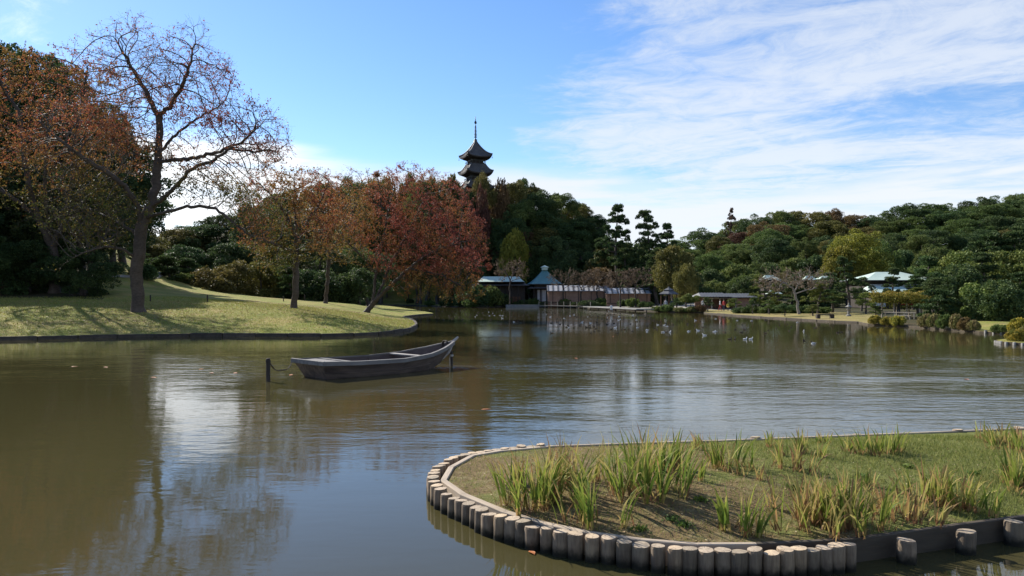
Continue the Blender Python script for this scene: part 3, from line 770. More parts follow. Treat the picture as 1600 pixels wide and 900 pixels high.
solo(782, 203, 272, 8.5, 'far1', 'rust', 'rust brown tree just right of the pagoda on the hill crest', 1.9)
solo(733, 201, 286, 7.5, 'far2', 'evergreen', 'dark tree below the pagoda between the red crown and the maple', 0.9)
solo(706, 205, 263, 8, 'far4', 'olive', 'olive green tree just left of the pagoda on the hill crest', 4.9)
solo(1142, 284, 322, 4.5, 'tallpine0', 'twiggy', 'thin bare treetop poking above the left end of the right hill', 0.0)
solo(940, 169, 413, 9, 'far2', 'rust', 'rust brown cherry behind the striped shed roof', 1.0)
solo(1184, 100, 428, 3.9, 'pine0', 'pine_light', 'light green pine just right of the teahouse', 0.2, 'pine_tree')
solo(1206, 104, 440, 3.4, 'pine1', 'pine_light', 'second light green pine right of the teahouse, nearer the white-barked tree', 1.7, 'pine_tree')
solo(1325, 92, 398, 4.2, 'pine2', 'pine', 'dark slim pine in front of the copper-roofed hall', 2.9, 'pine_tree')
solo(1352, 88, 455, 3.2, 'garden0', 'pine_light', 'small layered pine under the lower copper roof', 0.9, 'pine_tree')
solo(1399, 92, 416, 3.8, 'pine1', 'pine', 'slim dark pine whose pads cross the ridge of the copper-roofed hall', 4.1, 'pine_tree')
solo(1300, 96, 424, 4.4, 'pine0', 'pine', 'dark spreading pine left of the stone lantern', 5.0, 'pine_tree')
solo(1278, 92, 442, 4.2, 'garden1', 'pine_light', 'low spreading pine behind the dark garden bench', 2.0, 'pine_tree')
solo(1428, 104, 428, 4.4, 'pine0', 'pine', 'dark pine overlapping the right end of the pale copper roof', 2.2, 'pine_tree')
solo(1346, 100, 432, 3.6, 'garden0', 'pine', 'dark layered pine overlapping the left end of the pale copper roof', 1.2, 'pine_tree')
solo(1436, 86, 446, 4.4, 'pine2', 'pine_light', 'pine behind the right end of the wisteria trellis', 1.0, 'pine_tree')
solo(1462, 78, 432, 4.2, 'pine0', 'pine', 'dark pine right of the wisteria trellis', 3.0, 'pine_tree')
solo(1368, 74, 472, 1.9, 'garden1', 'pine_light', 'little light pine at the left foot of the trellis', 0.0, 'pine_tree')
# clipped pines along the right lawn: placed where their trunks meet the grass
def clipped(px, py, top, w_px, kind, lf, label, rz=0.0):
    g = G(px, py + 1.8); d = g[1]; w_px *= 1.18; top -= 1
    return plant(kind, lf, g[0], g[1], Z(top, d) - g[2], w_px * d / F, rz, label, 'clipped pines along the far right shore', 'tree', 'clipped_pine', 0.0)
clipped(1079, 484.5, 458, 27, 'dome', 'pine_light', 'clipped dome pine, tallest of the shore, left of the teahouse')
clipped(1057, 484, 467, 26, 'garden0', 'pine', 'low clipped pine in front of the small gazebo', 0.3)
clipped(1106, 485, 465.5, 22, 'garden1', 'pine', 'clipped pine in front of the left half of the teahouse', 1.0)
clipped(1146, 486, 467.5, 24, 'garden0', 'pine_light', 'clipped pine in front of the right half of the teahouse', 2.0)
clipped(1176, 489, 466, 20, 'garden1', 'pine', 'slim clipped pine just past the teahouse wall', 2.5)
clipped(1226, 493, 474, 26, 'dome', 'pine', 'dark clipped dome pine left of the white-barked bare tree')
clipped(1270, 492, 477, 28, 'garden1', 'pine_light', 'flat clipped pine between the white-barked tree and the bench', 4.0)
clipped(1202, 489.5, 470, 22, 'garden0', 'green', 'clipped pine between the teahouse and the dark dome pine', 4.5)

# ---- branching trees grown towards the light
def grow(limbs, attract, step, kill, infl, rng, iters=90, trop=0.08):
    pos = []; par = []
    for pts_ in limbs:
        pts_ = [np.array(p, float) for p in pts_]
        q = [pts_[0]]
        for a, c in zip(pts_[:-1], pts_[1:]):
            n = max(1, int(round(np.linalg.norm(c - a) / step)))
            for i in range(1, n + 1): q.append(a + (c - a) * i / n)
        jit = [rng.normal(0, step * 0.13, 3) for _ in q]
        q = [p + j * (0 if i == 0 else 1) for i, (p, j) in enumerate(zip(q, jit))]
        if not pos: pos.append(q[0]); par.append(-1); prev = 0
        else: prev = int(np.argmin(np.linalg.norm(np.array(pos) - q[0], axis=1)))
        for p in q[1:]: pos.append(p); par.append(prev); prev = len(pos) - 1
    pos = list(pos); n0 = 0
    A = attract.copy(); near = np.full(len(A), 0); dist = np.full(len(A), 1e9)
    def upd(i0):
        nonlocal near, dist
        Pn = np.array(pos[i0:])
        for c0 in range(0, len(Pn), 400):
            D = np.linalg.norm(A[:, None, :] - Pn[None, c0:c0 + 400, :], axis=2)
            k = D.argmin(1); dm = D[np.arange(len(A)), k]; better = dm < dist
            dist = np.where(better, dm, dist); near = np.where(better, k + i0 + c0, near)
    upd(0)
    for _ in range(iters):
        keep = dist > kill; A, near, dist = A[keep], near[keep], dist[keep]
        if not len(A): break
        act = dist < infl
        if not act.any(): break
        acc = {}
        for a, k, dd in zip(A[act], near[act], dist[act]):
            v = (a - pos[k]) / dd
            if k in acc: acc[k] += v
            else: acc[k] = v.copy()
        i0 = len(pos)
        for k, v in acc.items():
            v = v / (np.linalg.norm(v) + 1e-9) + rng.normal(0, 0.13, 3)
            if par[k] >= 0:
                pd = pos[k] - pos[par[k]]; v = v + 0.8 * pd / (np.linalg.norm(pd) + 1e-9)
            v[2] += trop; v /= np.linalg.norm(v)
            pos.append(pos[k] + v * step); par.append(k)
        upd(i0)
        if len(pos) > 5200: break
    return np.array(pos), np.array(par)
def wood(pos, par, r_base, rng, tip=0.011, expo=2.0, twigs=3, twig_len=0.8, name='trunk', bark='cherry_bark', droop=0.0):
    N = len(pos); kids = [[] for _ in range(N)]
    for i in range(1, N): kids[par[i]].append(i)
    acc = np.zeros(N)
    for i in range(N - 1, -1, -1):
        acc[i] = sum(acc[k] for k in kids[i]) if kids[i] else 1.0
    rad = tip + (r_base - tip) * (np.maximum(acc - 1, 0) / max(acc[0] - 1, 1)) ** (1 / expo)
    rad = np.maximum(rad, tip)
    # ease the flare of the roots
    b = MB(); tips = []
    stack = [(0, -1)]
    while stack:
        s0, frm = stack.pop()
        chain = ([frm] if frm >= 0 else []) + [s0]; cur = s0
        while kids[cur]:
            ks = sorted(kids[cur], key=lambda k: -rad[k])
            for k in ks[1:]: stack.append((k, cur))
            cur = ks[0]; chain.append(cur)
        rr = [rad[k] for k in chain]
        if frm >= 0: rr[0] = rr[1] * 1.1
        else: rr[0] *= 1.55; rr[1:2] = [rr[1] * 1.15] if len(rr) > 1 else []
        n = 10 if max(rr) > 0.15 else 6 if max(rr) > 0.05 else 4
        b.tube([pos[k] for k in chain], rr, n, 0, False)
        tips.append(cur)
    # fine twigs
    tw = []
    thin = [i for i in range(N) if rad[i] < tip * 3.2 and par[i] >= 0]
    V = []
    for i in thin:
        d0 = pos[i] - pos[par[i]]; d0 /= np.linalg.norm(d0) + 1e-9
        for _ in range(twigs if not kids[i] else max(1, twigs - 1)):
            d = d0 * 0.8 + rng.normal(0, 0.62, 3); d[2] += 0.12 - droop; d /= np.linalg.norm(d)
            L = twig_len * rng.uniform(0.5, 1.25); p0 = pos[i]; p1 = p0 + d * L * .5
            d2 = d + rng.normal(0, .3, 3); d2 /= np.linalg.norm(d2); p2 = p1 + d2 * L * .5
            b.tube([p0, p1, p2], [tip * .8, tip * .6, tip * .3], 3, 0, False)
            tw.append((p0, p1, p2))
    return b.mesh(name, M[bark]), np.array(tw), rad
def leafing(tw, n, L, Wd, rng, tonef, clump=None, hang=0.5):
    """n leaves strung along the twigs; clump(p) in 0..1 = how many survive there"""
    k = rng.integers(0, len(tw), int(n * 1.8)); f = rng.uniform(0.15, 1.0, (len(k), 1))
    q = np.where(f < .5, tw[k, 0] + (tw[k, 1] - tw[k, 0]) * f * 2, tw[k, 1] + (tw[k, 2] - tw[k, 1]) * (f * 2 - 1))
    q = q + rng.normal(0, 0.07, q.shape)
    if clump is not None:
        keep = rng.uniform(0, 1, len(q)) < clump(q); q = q[keep]
    q = q[:n]
    V = leaves(q, L, Wd, rng, np.tile([0, 0, -hang], (len(q), 1)), 0.8)
    return poly_mesh('crown', V, 4, LM['cherry'], np.clip(tonef(q) + rng.normal(0, 0.13, len(q)), 0, 1))
def envelope(ells, n, rng):
    """ells: (px, py, rx px, ry px, d, rd)"""
    vol = np.array([e[2] * e[3] * e[5] * 1.0 for e in ells]); k = rng.choice(len(ells), n, p=vol / vol.sum()); E = np.array(ells)[k]
    u = rng.normal(size=(n, 3)); u /= np.linalg.norm(u, axis=1, keepdims=True); u *= rng.uniform(0, 1, (n, 1)) ** (1 / 2.6)
    d = E[:, 4] + u[:, 1] * E[:, 5]; px = E[:, 0] + u[:, 0] * E[:, 2]; py = E[:, 1] + u[:, 2] * E[:, 3]
    dm = E[:, 4]
    return np.stack([(E[:, 0] - 800) / F * dm + u[:, 0] * E[:, 2] / F * dm, d, CAMZ + (HY - py) / F * dm], 1)
def lumpy(q, s, ph): return 0.5 + 0.5 * np.sin(q[:, 0] * s + ph) * np.sin(q[:, 1] * s * 1.1 + ph * 2) * 1.0 + 0.35 * np.sin(q[:, 2] * s * 1.3 + ph * 3 + q[:, 0] * s * .7)

def cherry(base_px, limbs, ells, seed, label, r_base, nattr, nleaf, leaf, tonef, clump, step=0.42, kill=0.62, infl=3.2, twigs=3, twl=0.8, dbase=None, name='cherry_tree', bark='cherry_bark', tip=0.011, trop=0.06):
    rng = np.random.default_rng(seed)
    g = G(*base_px) if dbase is None else (X(base_px[0], dbase), dbase, Hh(X(base_px[0], dbase), dbase))
    d0 = g[1]
    LB = []
    for i, lm in enumerate(limbs):
        pts_ = [(X(p[0], d0 + (p[2] if len(p) > 2 else 0)), d0 + (p[2] if len(p) > 2 else 0), Z(p[1], d0 + (p[2] if len(p) > 2 else 0))) for p in lm]
        if i == 0: pts_[0] = (g[0], g[1], g[2] - 0.25)
        LB.append(pts_)
    A = envelope([(e[0], e[1], e[2], e[3], d0 + e[4], e[5]) for e in ells], nattr, rng)
    A = A[A[:, 2] > g[2] + 1.2]
    pos, par = grow(LB, A, step, kill, infl, rng, trop=trop)
    wm, tw, rad = wood(pos, par, r_base, rng, twigs=twigs, twig_len=twl, bark=bark, tip=tip)
    lf = leafing(tw, nleaf, leaf, leaf * .62, rng, tonef(d0), clump)
    o = np.array(g)
    for m_ in (wm, lf):
        co = np.empty(len(m_.vertices) * 3, np.float32); m_.vertices.foreach_get('co', co)
        co = (co.reshape(-1, 3) - o).astype(np.float32); m_.vertices.foreach_set('co', co.reshape(-1)); m_.update()
    r = thing(name, label, 'tree', tuple(g))
    link('trunk', wm, r); link('crown', lf, r)
    return r, g, pos
pyf = lambda q: HY - (q[:, 2] - CAMZ) * F / q[:, 1]
pxf = lambda q: 800 + q[:, 0] * F / q[:, 1]

# big half-bare cherry on the left lawn
t1 = cherry((217, 487), [
    [(217, 489), (214, 462), (213, 432), (216, 402), (219, 374), (221, 352)],
    [(221, 352), (214, 318, -.6), (195, 292, -1.2), (172, 272, -1.8), (146, 256, -2.4), (118, 238, -3), (88, 215, -3.4)],
    [(221, 352), (236, 322, .5), (244, 290, .8), (246, 255, 1), (249, 215, 1), (251, 178, 1.2)],
    [(250, 190, 1), (236, 158, 1.4), (216, 122, 1.8), (196, 88, 2), (178, 56, 2)],
    [(251, 180, 1), (272, 158, .6), (288, 128, 0), (298, 96, -.4), (305, 64, -.4)],
    [(247, 255, 1), (272, 250, .2), (308, 246, -.8), (345, 236, -1.6), (376, 222, -2), (402, 200, -2.4)],
    [(246, 240, 1), (280, 205, 2), (320, 180, 3), (350, 160, 3.4)],
    [(236, 325, .5), (262, 305, -.6), (300, 262, -1.4), (330, 252, -2), (362, 232, -2.5), (400, 238, -2.8), (440, 232, -3)],
    [(228, 340, 0), (262, 330, -1.4), (292, 323, -2), (325, 322, -2.4), (348, 332, -2.8), (368, 352, -3), (396, 370, -3.2), (425, 378, -3.2)],
    [(215, 405), (190, 388, -1.2), (158, 386, -2), (128, 394, -2.6), (100, 412, -3), (86, 424, -3)],
    [(219, 370), (186, 348, 1), (150, 330, 2), (110, 318, 2.6)]],
    [(190, 120, 80, 70, 1, 4), (295, 130, 72, 70, 0, 4.5), (385, 215, 62, 62, -2, 4), (130, 225, 90, 75, -1, 4.5), (240, 215, 60, 55, 2, 4), (345, 285, 70, 40, -1, 4), (150, 335, 80, 55, -1, 4), (400, 345, 50, 40, -3, 3), (210, 60, 40, 35, 1, 2.5), (300, 62, 30, 26, 0, 2), (425, 225, 30, 30, -3, 2)],
    11, 'largest cherry, half bare with sparse red leaves, standing alone on the sunny left lawn', 0.44, 6500, 30000, 0.145,
    lambda d0: (lambda q: 0.62 - 0.55 * sstep(190, 320, pyf(q)) + 0.2 * sstep(230, 330, pxf(q)) * (1 - sstep(240, 330, pyf(q)))),
    lambda q: np.clip(0.10 + 1.1 * np.clip(lumpy(q, 1.1, 1.0) - 0.22, 0, 1) * (0.2 + 0.8 * sstep(70, 160, pyf(q))) + 0.13 * sstep(240, 300, pyf(q)), 0, 1), twigs=3, twl=0.85, step=0.34, kill=0.46, infl=2.6, tip=0.009)
# orange cherry in front of the dark wood, its crown cut by the left frame edge
t0 = cherry((85, 458), [
    [(85, 460), (84, 430), (82, 405), (80, 380)],
    [(80, 380), (60, 340, -1), (45, 290, -2), (38, 230, -2.4), (30, 170, -2.4)],
    [(81, 390), (100, 340, 0), (112, 280, 0), (118, 220, 0), (128, 160, 0), (135, 110, 0)],
    [(100, 340), (135, 310, -2), (170, 280, -3), (205, 255, -3.4)],
    [(60, 340), (20, 310, -1), (-25, 280, -1), (-60, 240, -1)],
    [(80, 370), (70, 300, -3), (72, 240, -4), (78, 180, -4.5)]],
    [(70, 150, 90, 80, -1, 4.5), (150, 165, 70, 75, -1, 4), (0, 140, 80, 75, -1, 4.5), (60, 240, 110, 60, -2, 4.5), (165, 245, 65, 50, -2, 3.5), (-50, 200, 70, 80, -1, 4), (90, 320, 90, 45, -2, 3.5)],
    12, 'orange brown leafy cherry overlapping the dark wood at the left frame edge', 0.42, 2300, 21000, 0.17,
    lambda d0: (lambda q: 0.50 + 0.12 * np.sin(q[:, 0] * .9) - 0.42 * sstep(230, 350, pyf(q)) - 0.15 * (1 - sstep(60, 110, pyf(q)))),
    lambda q: np.clip(0.50 + 0.5 * lumpy(q, 0.8, 2.0) - 0.75 * sstep(270, 370, pyf(q)), 0.05, 1), step=0.5, kill=0.75, twigs=3, twl=0.9)
# leaning red cherry at the water
t3 = cherry((571, 488), [
    [(571, 489), (582, 474), (594, 462, -.3), (606, 450, -.5)],
    [(606, 450, -.5), (622, 436, -.8), (640, 420, -1), (662, 402, -1.4), (690, 388, -1.8), (722, 378, -2)],
    [(582, 474), (584, 452, .4), (588, 428, .6), (592, 400, .8), (600, 368, 1), (606, 330, 1)],
    [(588, 466), (600, 440, .8), (610, 412, 1.4), (628, 380, 2), (650, 340, 2.5), (668, 300, 2.6)],
    [(588, 428, .6), (570, 405, -.4), (552, 388, -1), (534, 372, -1.6), (520, 350, -2)],
    [(640, 420, -1), (662, 424, -2), (692, 430, -2.8), (716, 445, -3.2), (736, 462, -3.4)],
    [(606, 450, -.5), (600, 432, -2), (580, 420, -3), (556, 412, -3.4)]],
    [(612, 320, 62, 56, 1, 3.6), (676, 325, 66, 58, 0, 3.8), (720, 375, 44, 55, -1, 3.4), (645, 385, 80, 50, 0, 4), (560, 345, 45, 52, -1, 3), (700, 435, 48, 40, -2, 3), (640, 280, 52, 24, 1, 2.6), (745, 400, 24, 44, -1, 2.2), (655, 440, 50, 28, -2, 3), (728, 452, 34, 26, -3, 2.2), (700, 380, 60, 50, -2, 3.5)],
    13, 'leaning multi-stemmed cherry with a wide dome of red leaves at the lawn tip', 0.30, 3800, 50000, 0.145,
    lambda d0: (lambda q: 0.69 + 0.12 * np.sin(q[:, 0] * 1.2 + q[:, 2]) - 0.40 * sstep(405, 460, pyf(q)) - 0.25 * sstep(610, 555, pxf(q)) + 0.05 * sstep(690, 740, pxf(q))),
    lambda q: np.clip(0.55 + 0.5 * lumpy(q, 1.1, 2.6), 0, 1), step=0.34, kill=0.5, infl=2.6, twigs=3, twl=0.62, tip=0.009)
# the two upright cherries left of it, and those behind
t4 = cherry((459, 482), [
    [(459, 483), (461, 455), (463, 425), (464, 398), (463, 372)],
    [(463, 372), (452, 345, -.5), (436, 320, -1), (420, 300, -1.4), (398, 282, -1.8)],
    [(463, 380), (478, 350, .4), (492, 330, .8), (505, 305, 1), (515, 285, 1)],
    [(464, 398), (440, 385, -1.2), (412, 378, -2), (390, 382, -2.6)],
    [(463, 372), (462, 335, .6), (460, 300, 1), (462, 275, 1)]],
    [(425, 320, 55, 50, -1, 3.6), (480, 320, 55, 52, 0, 3.6), (412, 372, 40, 32, -2, 3), (465, 282, 50, 22, 0, 2.6), (500, 370, 40, 34, -1, 3), (440, 400, 40, 30, -2, 2.5)],
    14, 'upright single-trunk cherry with brown orange leaves, left of the leaning one', 0.27, 2100, 17000, 0.14,
    lambda d0: (lambda q: 0.43 + 0.15 * np.sin(q[:, 0] * 1.1) - 0.3 * sstep(350, 420, pyf(q)) + 0.1 * sstep(330, 280, pyf(q))),
    lambda q: np.clip(0.45 + 0.5 * lumpy(q, 1.0, 4.0), 0, 1), step=0.38, kill=0.56, infl=2.8, twl=0.7, tip=0.009)
t5 = cherry((508, 474), [
    [(508, 475), (511, 450), (513, 425), (514, 400), (512, 378)],
    [(512, 378), (500, 350, 0), (490, 320, 0), (486, 290, 0)],
    [(514, 395), (532, 370, .4), (548, 340, .8), (560, 310, 1), (566, 285, 1)],
    [(514, 405), (480, 402, -1), (466, 410, -1)]],
    [(530, 330, 50, 52, 0, 3.6), (500, 320, 45, 55, 1, 3.4), (550, 290, 40, 26, 0, 2.8), (535, 385, 40, 30, -1, 3)],
    15, 'slender cherry with olive brown leaves between the upright and the leaning one', 0.24, 1700, 13000, 0.15,
    lambda d0: (lambda q: 0.40 + 0.15 * np.sin(q[:, 0] * .9 + 2) - 0.25 * sstep(350, 410, pyf(q))),
    lambda q: np.clip(0.45 + 0.5 * lumpy(q, 0.9, 5.0), 0, 1), step=0.42, kill=0.6, infl=3, twl=0.75)
t6 = cherry((556, 466), [
    [(556, 467), (558, 450), (561, 430), (564, 414)],
    [(564, 414), (552, 395), (540, 380), (530, 370)], [(564, 414), (580, 398), (596, 385), (605, 370)]],
    [(560, 370, 55, 30, 0, 3.4), (600, 370, 40, 30, 0, 3), (530, 380, 35, 25, 0, 3)],
    16, 'dark forked cherry trunk seen behind the leaning red cherry', 0.30, 900, 5000, 0.16,
    lambda d0: (lambda q: 0.25 + 0 * q[:, 0]), lambda q: np.clip(0.4 + 0.5 * lumpy(q, 0.9, 5.0), 0, 1), step=0.5, kill=0.75)
t7 = cherry((476, 459), [
    [(476, 460), (477, 440), (477, 418), (476, 400)], [(476, 404), (462, 385), (450, 370)], [(476, 404), (495, 385), (505, 365)]],
    [(470, 365, 60, 30, 0, 3.6), (440, 380, 35, 25, 0, 3)],
    17, 'thick shaded trunk behind the upright single-trunk cherry', 0.42, 800, 4500, 0.17,
    lambda d0: (lambda q: 0.22 + 0 * q[:, 0]), lambda q: np.clip(0.4 + 0.5 * lumpy(q, 0.9, 3.0), 0, 1), step=0.5, kill=0.8)
t8 = cherry((130, 461), [
    [(130, 462), (134, 440), (139, 420), (142, 402)], [(142, 402), (136, 380), (124, 360)], [(142, 402), (156, 384), (170, 362)]],
    [(140, 360, 55, 38, 0, 3.4)],
    18, 'slim leaning trunk under the wood, between the orange cherry and the largest one', 0.20, 500, 1200, 0.15,
    lambda d0: (lambda q: 0.2 + 0 * q[:, 0]), lambda q: np.clip(0.3 + 0.4 * lumpy(q, 0.9, 3.0), 0, 1), step=0.5, kill=0.8)
# trees out of the frame to the left: their shade lies on the lawn
for i, (x, y, h) in enumerate([(-64, 54, 15), (-56, 68, 17), (-70, 66, 20), (-58, 46, 11), (-50, 66, 9), (-61, 62, 15)]):
    plant(NEAR[i % 3], 'evergreen', x, y, h, 9.5, i, 'dense evergreen just outside the left frame edge, %s of the shade trees' % nth(i), 'shade trees beyond the left frame edge', 'tree', 'broadleaf_tree')
# white-barked bare tree on the far right lawn, and the bare cherries by the shed
def bare(px, py, top, wpx, seed, label, lean=0, bark='pale_bark', nleaf=2500, tone=0.5, r=0.16, lm='twiggy', forkpy=None, d=None):
    f = forkpy or (py * .45 + top * .55); w = wpx / 2
    rr, g, pos = cherry((px, py), [
        [(px, py + 1), (px - lean * .3, (py + f) / 2), (px - lean * .7, f)],
        [(px - lean * .7, f), (px - lean - w * .3, (f + top) / 2), (px - lean - w * .7, top + (f - top) * .35)],
        [(px - lean * .7, f), (px - lean + w * .25, (f + top) / 2), (px - lean + w * .7, top + (f - top) * .3)],
        [(px - lean * .5, f + 3), (px - lean + w * .5, f - 2), (px - lean + w, f - 6)]],
        [(px - lean - w * .45, (f + top) / 2, w * .6, (f - top) * .6, 0, w * .6 * 100 / F), (px - lean + w * .45, (f + top) / 2, w * .6, (f - top) * .6, 0, w * .6 * 100 / F), (px - lean, (f + top) / 2 - 2, w * .7, (f - top) * .5, 0, w * .6 * 100 / F)],
        seed, label, r, 420, nleaf, 0.16, lambda d0: (lambda q: tone + 0 * q[:, 0]), lambda q: np.clip(0.4 + 0.5 * lumpy(q, 1.3, seed), 0, 1), step=0.5, kill=0.7, infl=4, twigs=3, twl=0.9, bark=bark, tip=0.016, dbase=d)
    c = [o for o in rr.children if o.name.startswith('crown')][0]
    c.data.materials[0] = LM[lm]
    return rr
bare(1249, 491, 424, 108, 71, 'white-barked bare tree leaning left over the far right lawn', 10, 'pale_bark', 3000, 0.4, 0.15)
bare(797, 474, 408, 50, 72, 'bare brown cherry in front of the low green-roofed building', 0, 'cherry_bark', 3000, 0.55, 0.16, d=166)
bare(880, 476, 424, 44, 73, 'bare cherry at the pale left end of the striped shed roof', 0, 'cherry_bark', 2200, 0.5, 0.15, d=163)
bare(908, 477, 428, 40, 74, 'bare cherry in front of the shed, second from its left end', 0, 'cherry_bark', 2200, 0.45, 0.15, d=163)
bare(933, 478, 424, 46, 75, 'bare cherry in front of the middle of the shed', 0, 'cherry_bark', 3600, 0.7, 0.15, d=163)
bare(969, 479, 426, 42, 76, 'bare cherry in front of the step in the shed roof', 0, 'cherry_bark', 2400, 0.55, 0.15, d=149)
bare(993, 480, 422, 44, 77, 'bare cherry at the right end of the striped shed', 0, 'cherry_bark', 2400, 0.45, 0.15, d=148)
bare(541, 461, 438, 26, 78, 'small crooked tree beyond the rope posts', 0, 'cherry_bark', 900, 0.2, 0.12)
print('trees done', len(bpy.data.objects))
# ------------------------------------------------------------------ pagoda
def curved_roof(w, wt, h, lift, over_z=0.0, wbody=None, nu=12, nv=7, tiles=0.42):
    """square roof with a concave slope, upturned corners, tile ribs, hip ridges and a closed underside"""
    b = MB()
    def pt(side, u, v, dz=0.0, k=1.0):
        hw = (w / 2 * (1 - v) + wt / 2 * v) * k
        z = h * (0.5 * v + 0.5 * v ** 2.1) + lift * abs(u) ** 3.2 * (1 - v) ** 2
        x, y = u * hw, -hw
        c, s_ = [(1, 0), (0, 1), (-1, 0), (0, -1)][side]
        return (x * c - y * s_, x * s_ + y * c, z + dz)
    for sd_ in range(4):
        vv = [pt(sd_, -1 + 2 * i / nu, j / nv) for j in range(nv + 1) for i in range(nu + 1)]
        b.add(vv, [(j * (nu + 1) + i, j * (nu + 1) + i + 1, (j + 1) * (nu + 1) + i + 1, (j + 1) * (nu + 1) + i) for j in range(nv) for i in range(nu)], 0, True)
        # eave edge and underside back to the body
        wb = (wbody or wt) / 2
        e = [pt(sd_, -1 + 2 * i / nu, 0) for i in range(nu + 1)]; e2 = [pt(sd_, -1 + 2 * i / nu, 0, -0.28, 0.985) for i in range(nu + 1)]
        c, s_ = [(1, 0), (0, 1), (-1, 0), (0, -1)][sd_]
        inn = [((-1 + 2 * i / nu) * wb * c + wb * s_, (-1 + 2 * i / nu) * wb * s_ - wb * c, -0.75) for i in range(nu + 1)]
        n_ = nu + 1
        b.add(e + e2 + inn, [(i + n_, i + 1 + n_, i + 1, i) for i in range(nu)] + [(i + 2 * n_, i + 1 + 2 * n_, i + 1 + n_, i + n_) for i in range(nu)], 1)
        m_ = int(w / tiles)
        for k in range(m_):
            u0 = -1 + 2 * (k + .5) / m_; x0 = u0 * w / 2; pts_ = []
            for j in range(nv + 1):
                v = j / nv; hw = w / 2 * (1 - v) + wt / 2 * v
                if abs(x0) > hw: break
                pts_.append(pt(sd_, x0 / hw, v, 0.04))
            if len(pts_) > 1: b.tube(pts_, 0.075, 4, 0, True)
        b.tube([pt(sd_, 1, j / nv, 0.1) for j in range(nv + 1)], [0.2] * nv + [0.16], 6, 2)
        for k in range(int(w / 0.5)):
            u0 = -1 + 2 * (k + .5) / int(w / 0.5)
            a = pt(sd_, u0, 0, -0.32, 0.97); q = Vector((u0 * wb * c + wb * s_, u0 * wb * s_ - wb * c, -0.8))
            b.tube([a, q], 0.07, 4, 1)
    return b
PX, PD = X(743, 215), 215.0
pz = Hh(PX, PD) - 0.3
pag = thing('pagoda', 'dark three storey pagoda with a tall ringed spire on the hilltop', 'pagoda', (PX, PD, 0), math.radians(24))
def pag_body(w, z0, z1, name='storey_body'):
    b = MB(); b.box((0, 0, (z0 + z1) / 2), (w, w, z1 - z0), 0, 0)
    for sx in (-1, 1):
        for sy in (-1, 1): b.tube([(sx * w / 2, sy * w / 2, z0), (sx * w / 2, sy * w / 2, z1)], 0.16, 8, 1)
    for k in range(4):
        a = k * math.pi / 2; c, s_ = math.cos(a), math.sin(a)
        for u in (-0.17, 0.17):
            b.tube([(c * u * w - s_ * (-w / 2 - .02), s_ * u * w + c * (-w / 2 - .02), z0), (c * u * w - s_ * (-w / 2 - .02), s_ * u * w + c * (-w / 2 - .02), z1)], 0.12, 6, 1)
        # bracket tier under the eave
        for j, o_ in enumerate((0.22, 0.5, 0.8)):
            b.box((s_ * (w / 2 + o_ / 2), -c * (w / 2 + o_ / 2), z1 - 0.75 + j * 0.28), (w + o_ * 2, 0.22 + o_, 0.2), a, 1)
    return b.build(name, [M['dark_wood'], M['bronze']], pag)
tops = [Z(222, PD), Z(257, PD), Z(283, PD)]
eaves = [Z(247, PD), Z(272.5, PD), Z(297, PD)]
ws = [7.5, 8.0, 8.5]; bw = [3.3, 3.8, 4.3]
for i in range(3):
    wt_ = 0.5 if i == 0 else bw[i - 1] + 0.9
    r = curved_roof(ws[i], wt_, tops[i] - eaves[i], 0.75, wbody=bw[i] + 0.4)
    link('roof', r.mesh('roof', [M['tile'], M['dark_wood'], M['tile_dark']]), pag, (0, 0, eaves[i]))
    if i == 0:
        bb = MB()
        for k in range(4):
            a = math.pi / 4 + k * math.pi / 2; q = ws[0] / 2 * 1.40
            bb.tube([(math.cos(a) * q, math.sin(a) * q, eaves[0] + .5), (math.cos(a) * q, math.sin(a) * q, eaves[0] - .1)], 0.03, 4)
            bb.lathe([(0.03, 0.25), (0.1, .2), (0.14, 0), (0, 0)], 7, (math.cos(a) * q, math.sin(a) * q, eaves[0] - .35))
        bb.build('wind_bell', M['bronze'], pag)
    lowz = tops[i + 1] if i < 2 else pz + 1.2
    pag_body(bw[i], lowz - 0.2, eaves[i] - 0.1)
    if i < 2:
        rb = MB(); z = tops[i + 1] + 0.1; q = bw[i] / 2 + 0.55
        rb.box((0, 0, z), (2 * q, 2 * q, 0.12), 0, 0)
        for k in range(4):
            a = k * math.pi / 2; c, s_ = math.cos(a), math.sin(a)
            for hz2 in (0.35, 0.6): rb.box((s_ * q, -c * q, z + hz2), (2 * q + .3, 0.07, 0.07), a, 0)
            for u in np.linspace(-1, 1, 5): rb.box((c * u * q + s_ * q, s_ * u * q - c * q, z + .32), (0.07, 0.07, 0.6), a, 0)
        rb.build('railing', M['dark_wood'], pag)
bb = MB(); bb.box((0, 0, pz + 0.6), (7, 7, 1.6), 0, 0, 0.1); bb.build('stone_base', M['stone'], pag)
sp_ = MB(); z0 = tops[0]
sp_.lathe([(0.55, -0.25), (0.55, 0.25), (0.42, 0.3), (0.5, 0.55), (0.35, 0.85), (0.14, 1.0), (0.11, 1.2), (0.07, 7.4), (0, 7.45)], 12, (0, 0, z0))
spo = sp_.build('spire', M['bronze'], pag)
for i in range(9):
    rm = MB(); r_ = 0.40 - i * 0.018; rm.lathe([(0.07, 0), (r_, -0.03), (r_ + 0.03, 0.06), (r_, 0.14), (0.07, 0.10)], 14)
    rm.build('spire_ring', M['bronze'], spo, (0, 0, z0 + 1.35 + i * 0.40))
fl = MB()
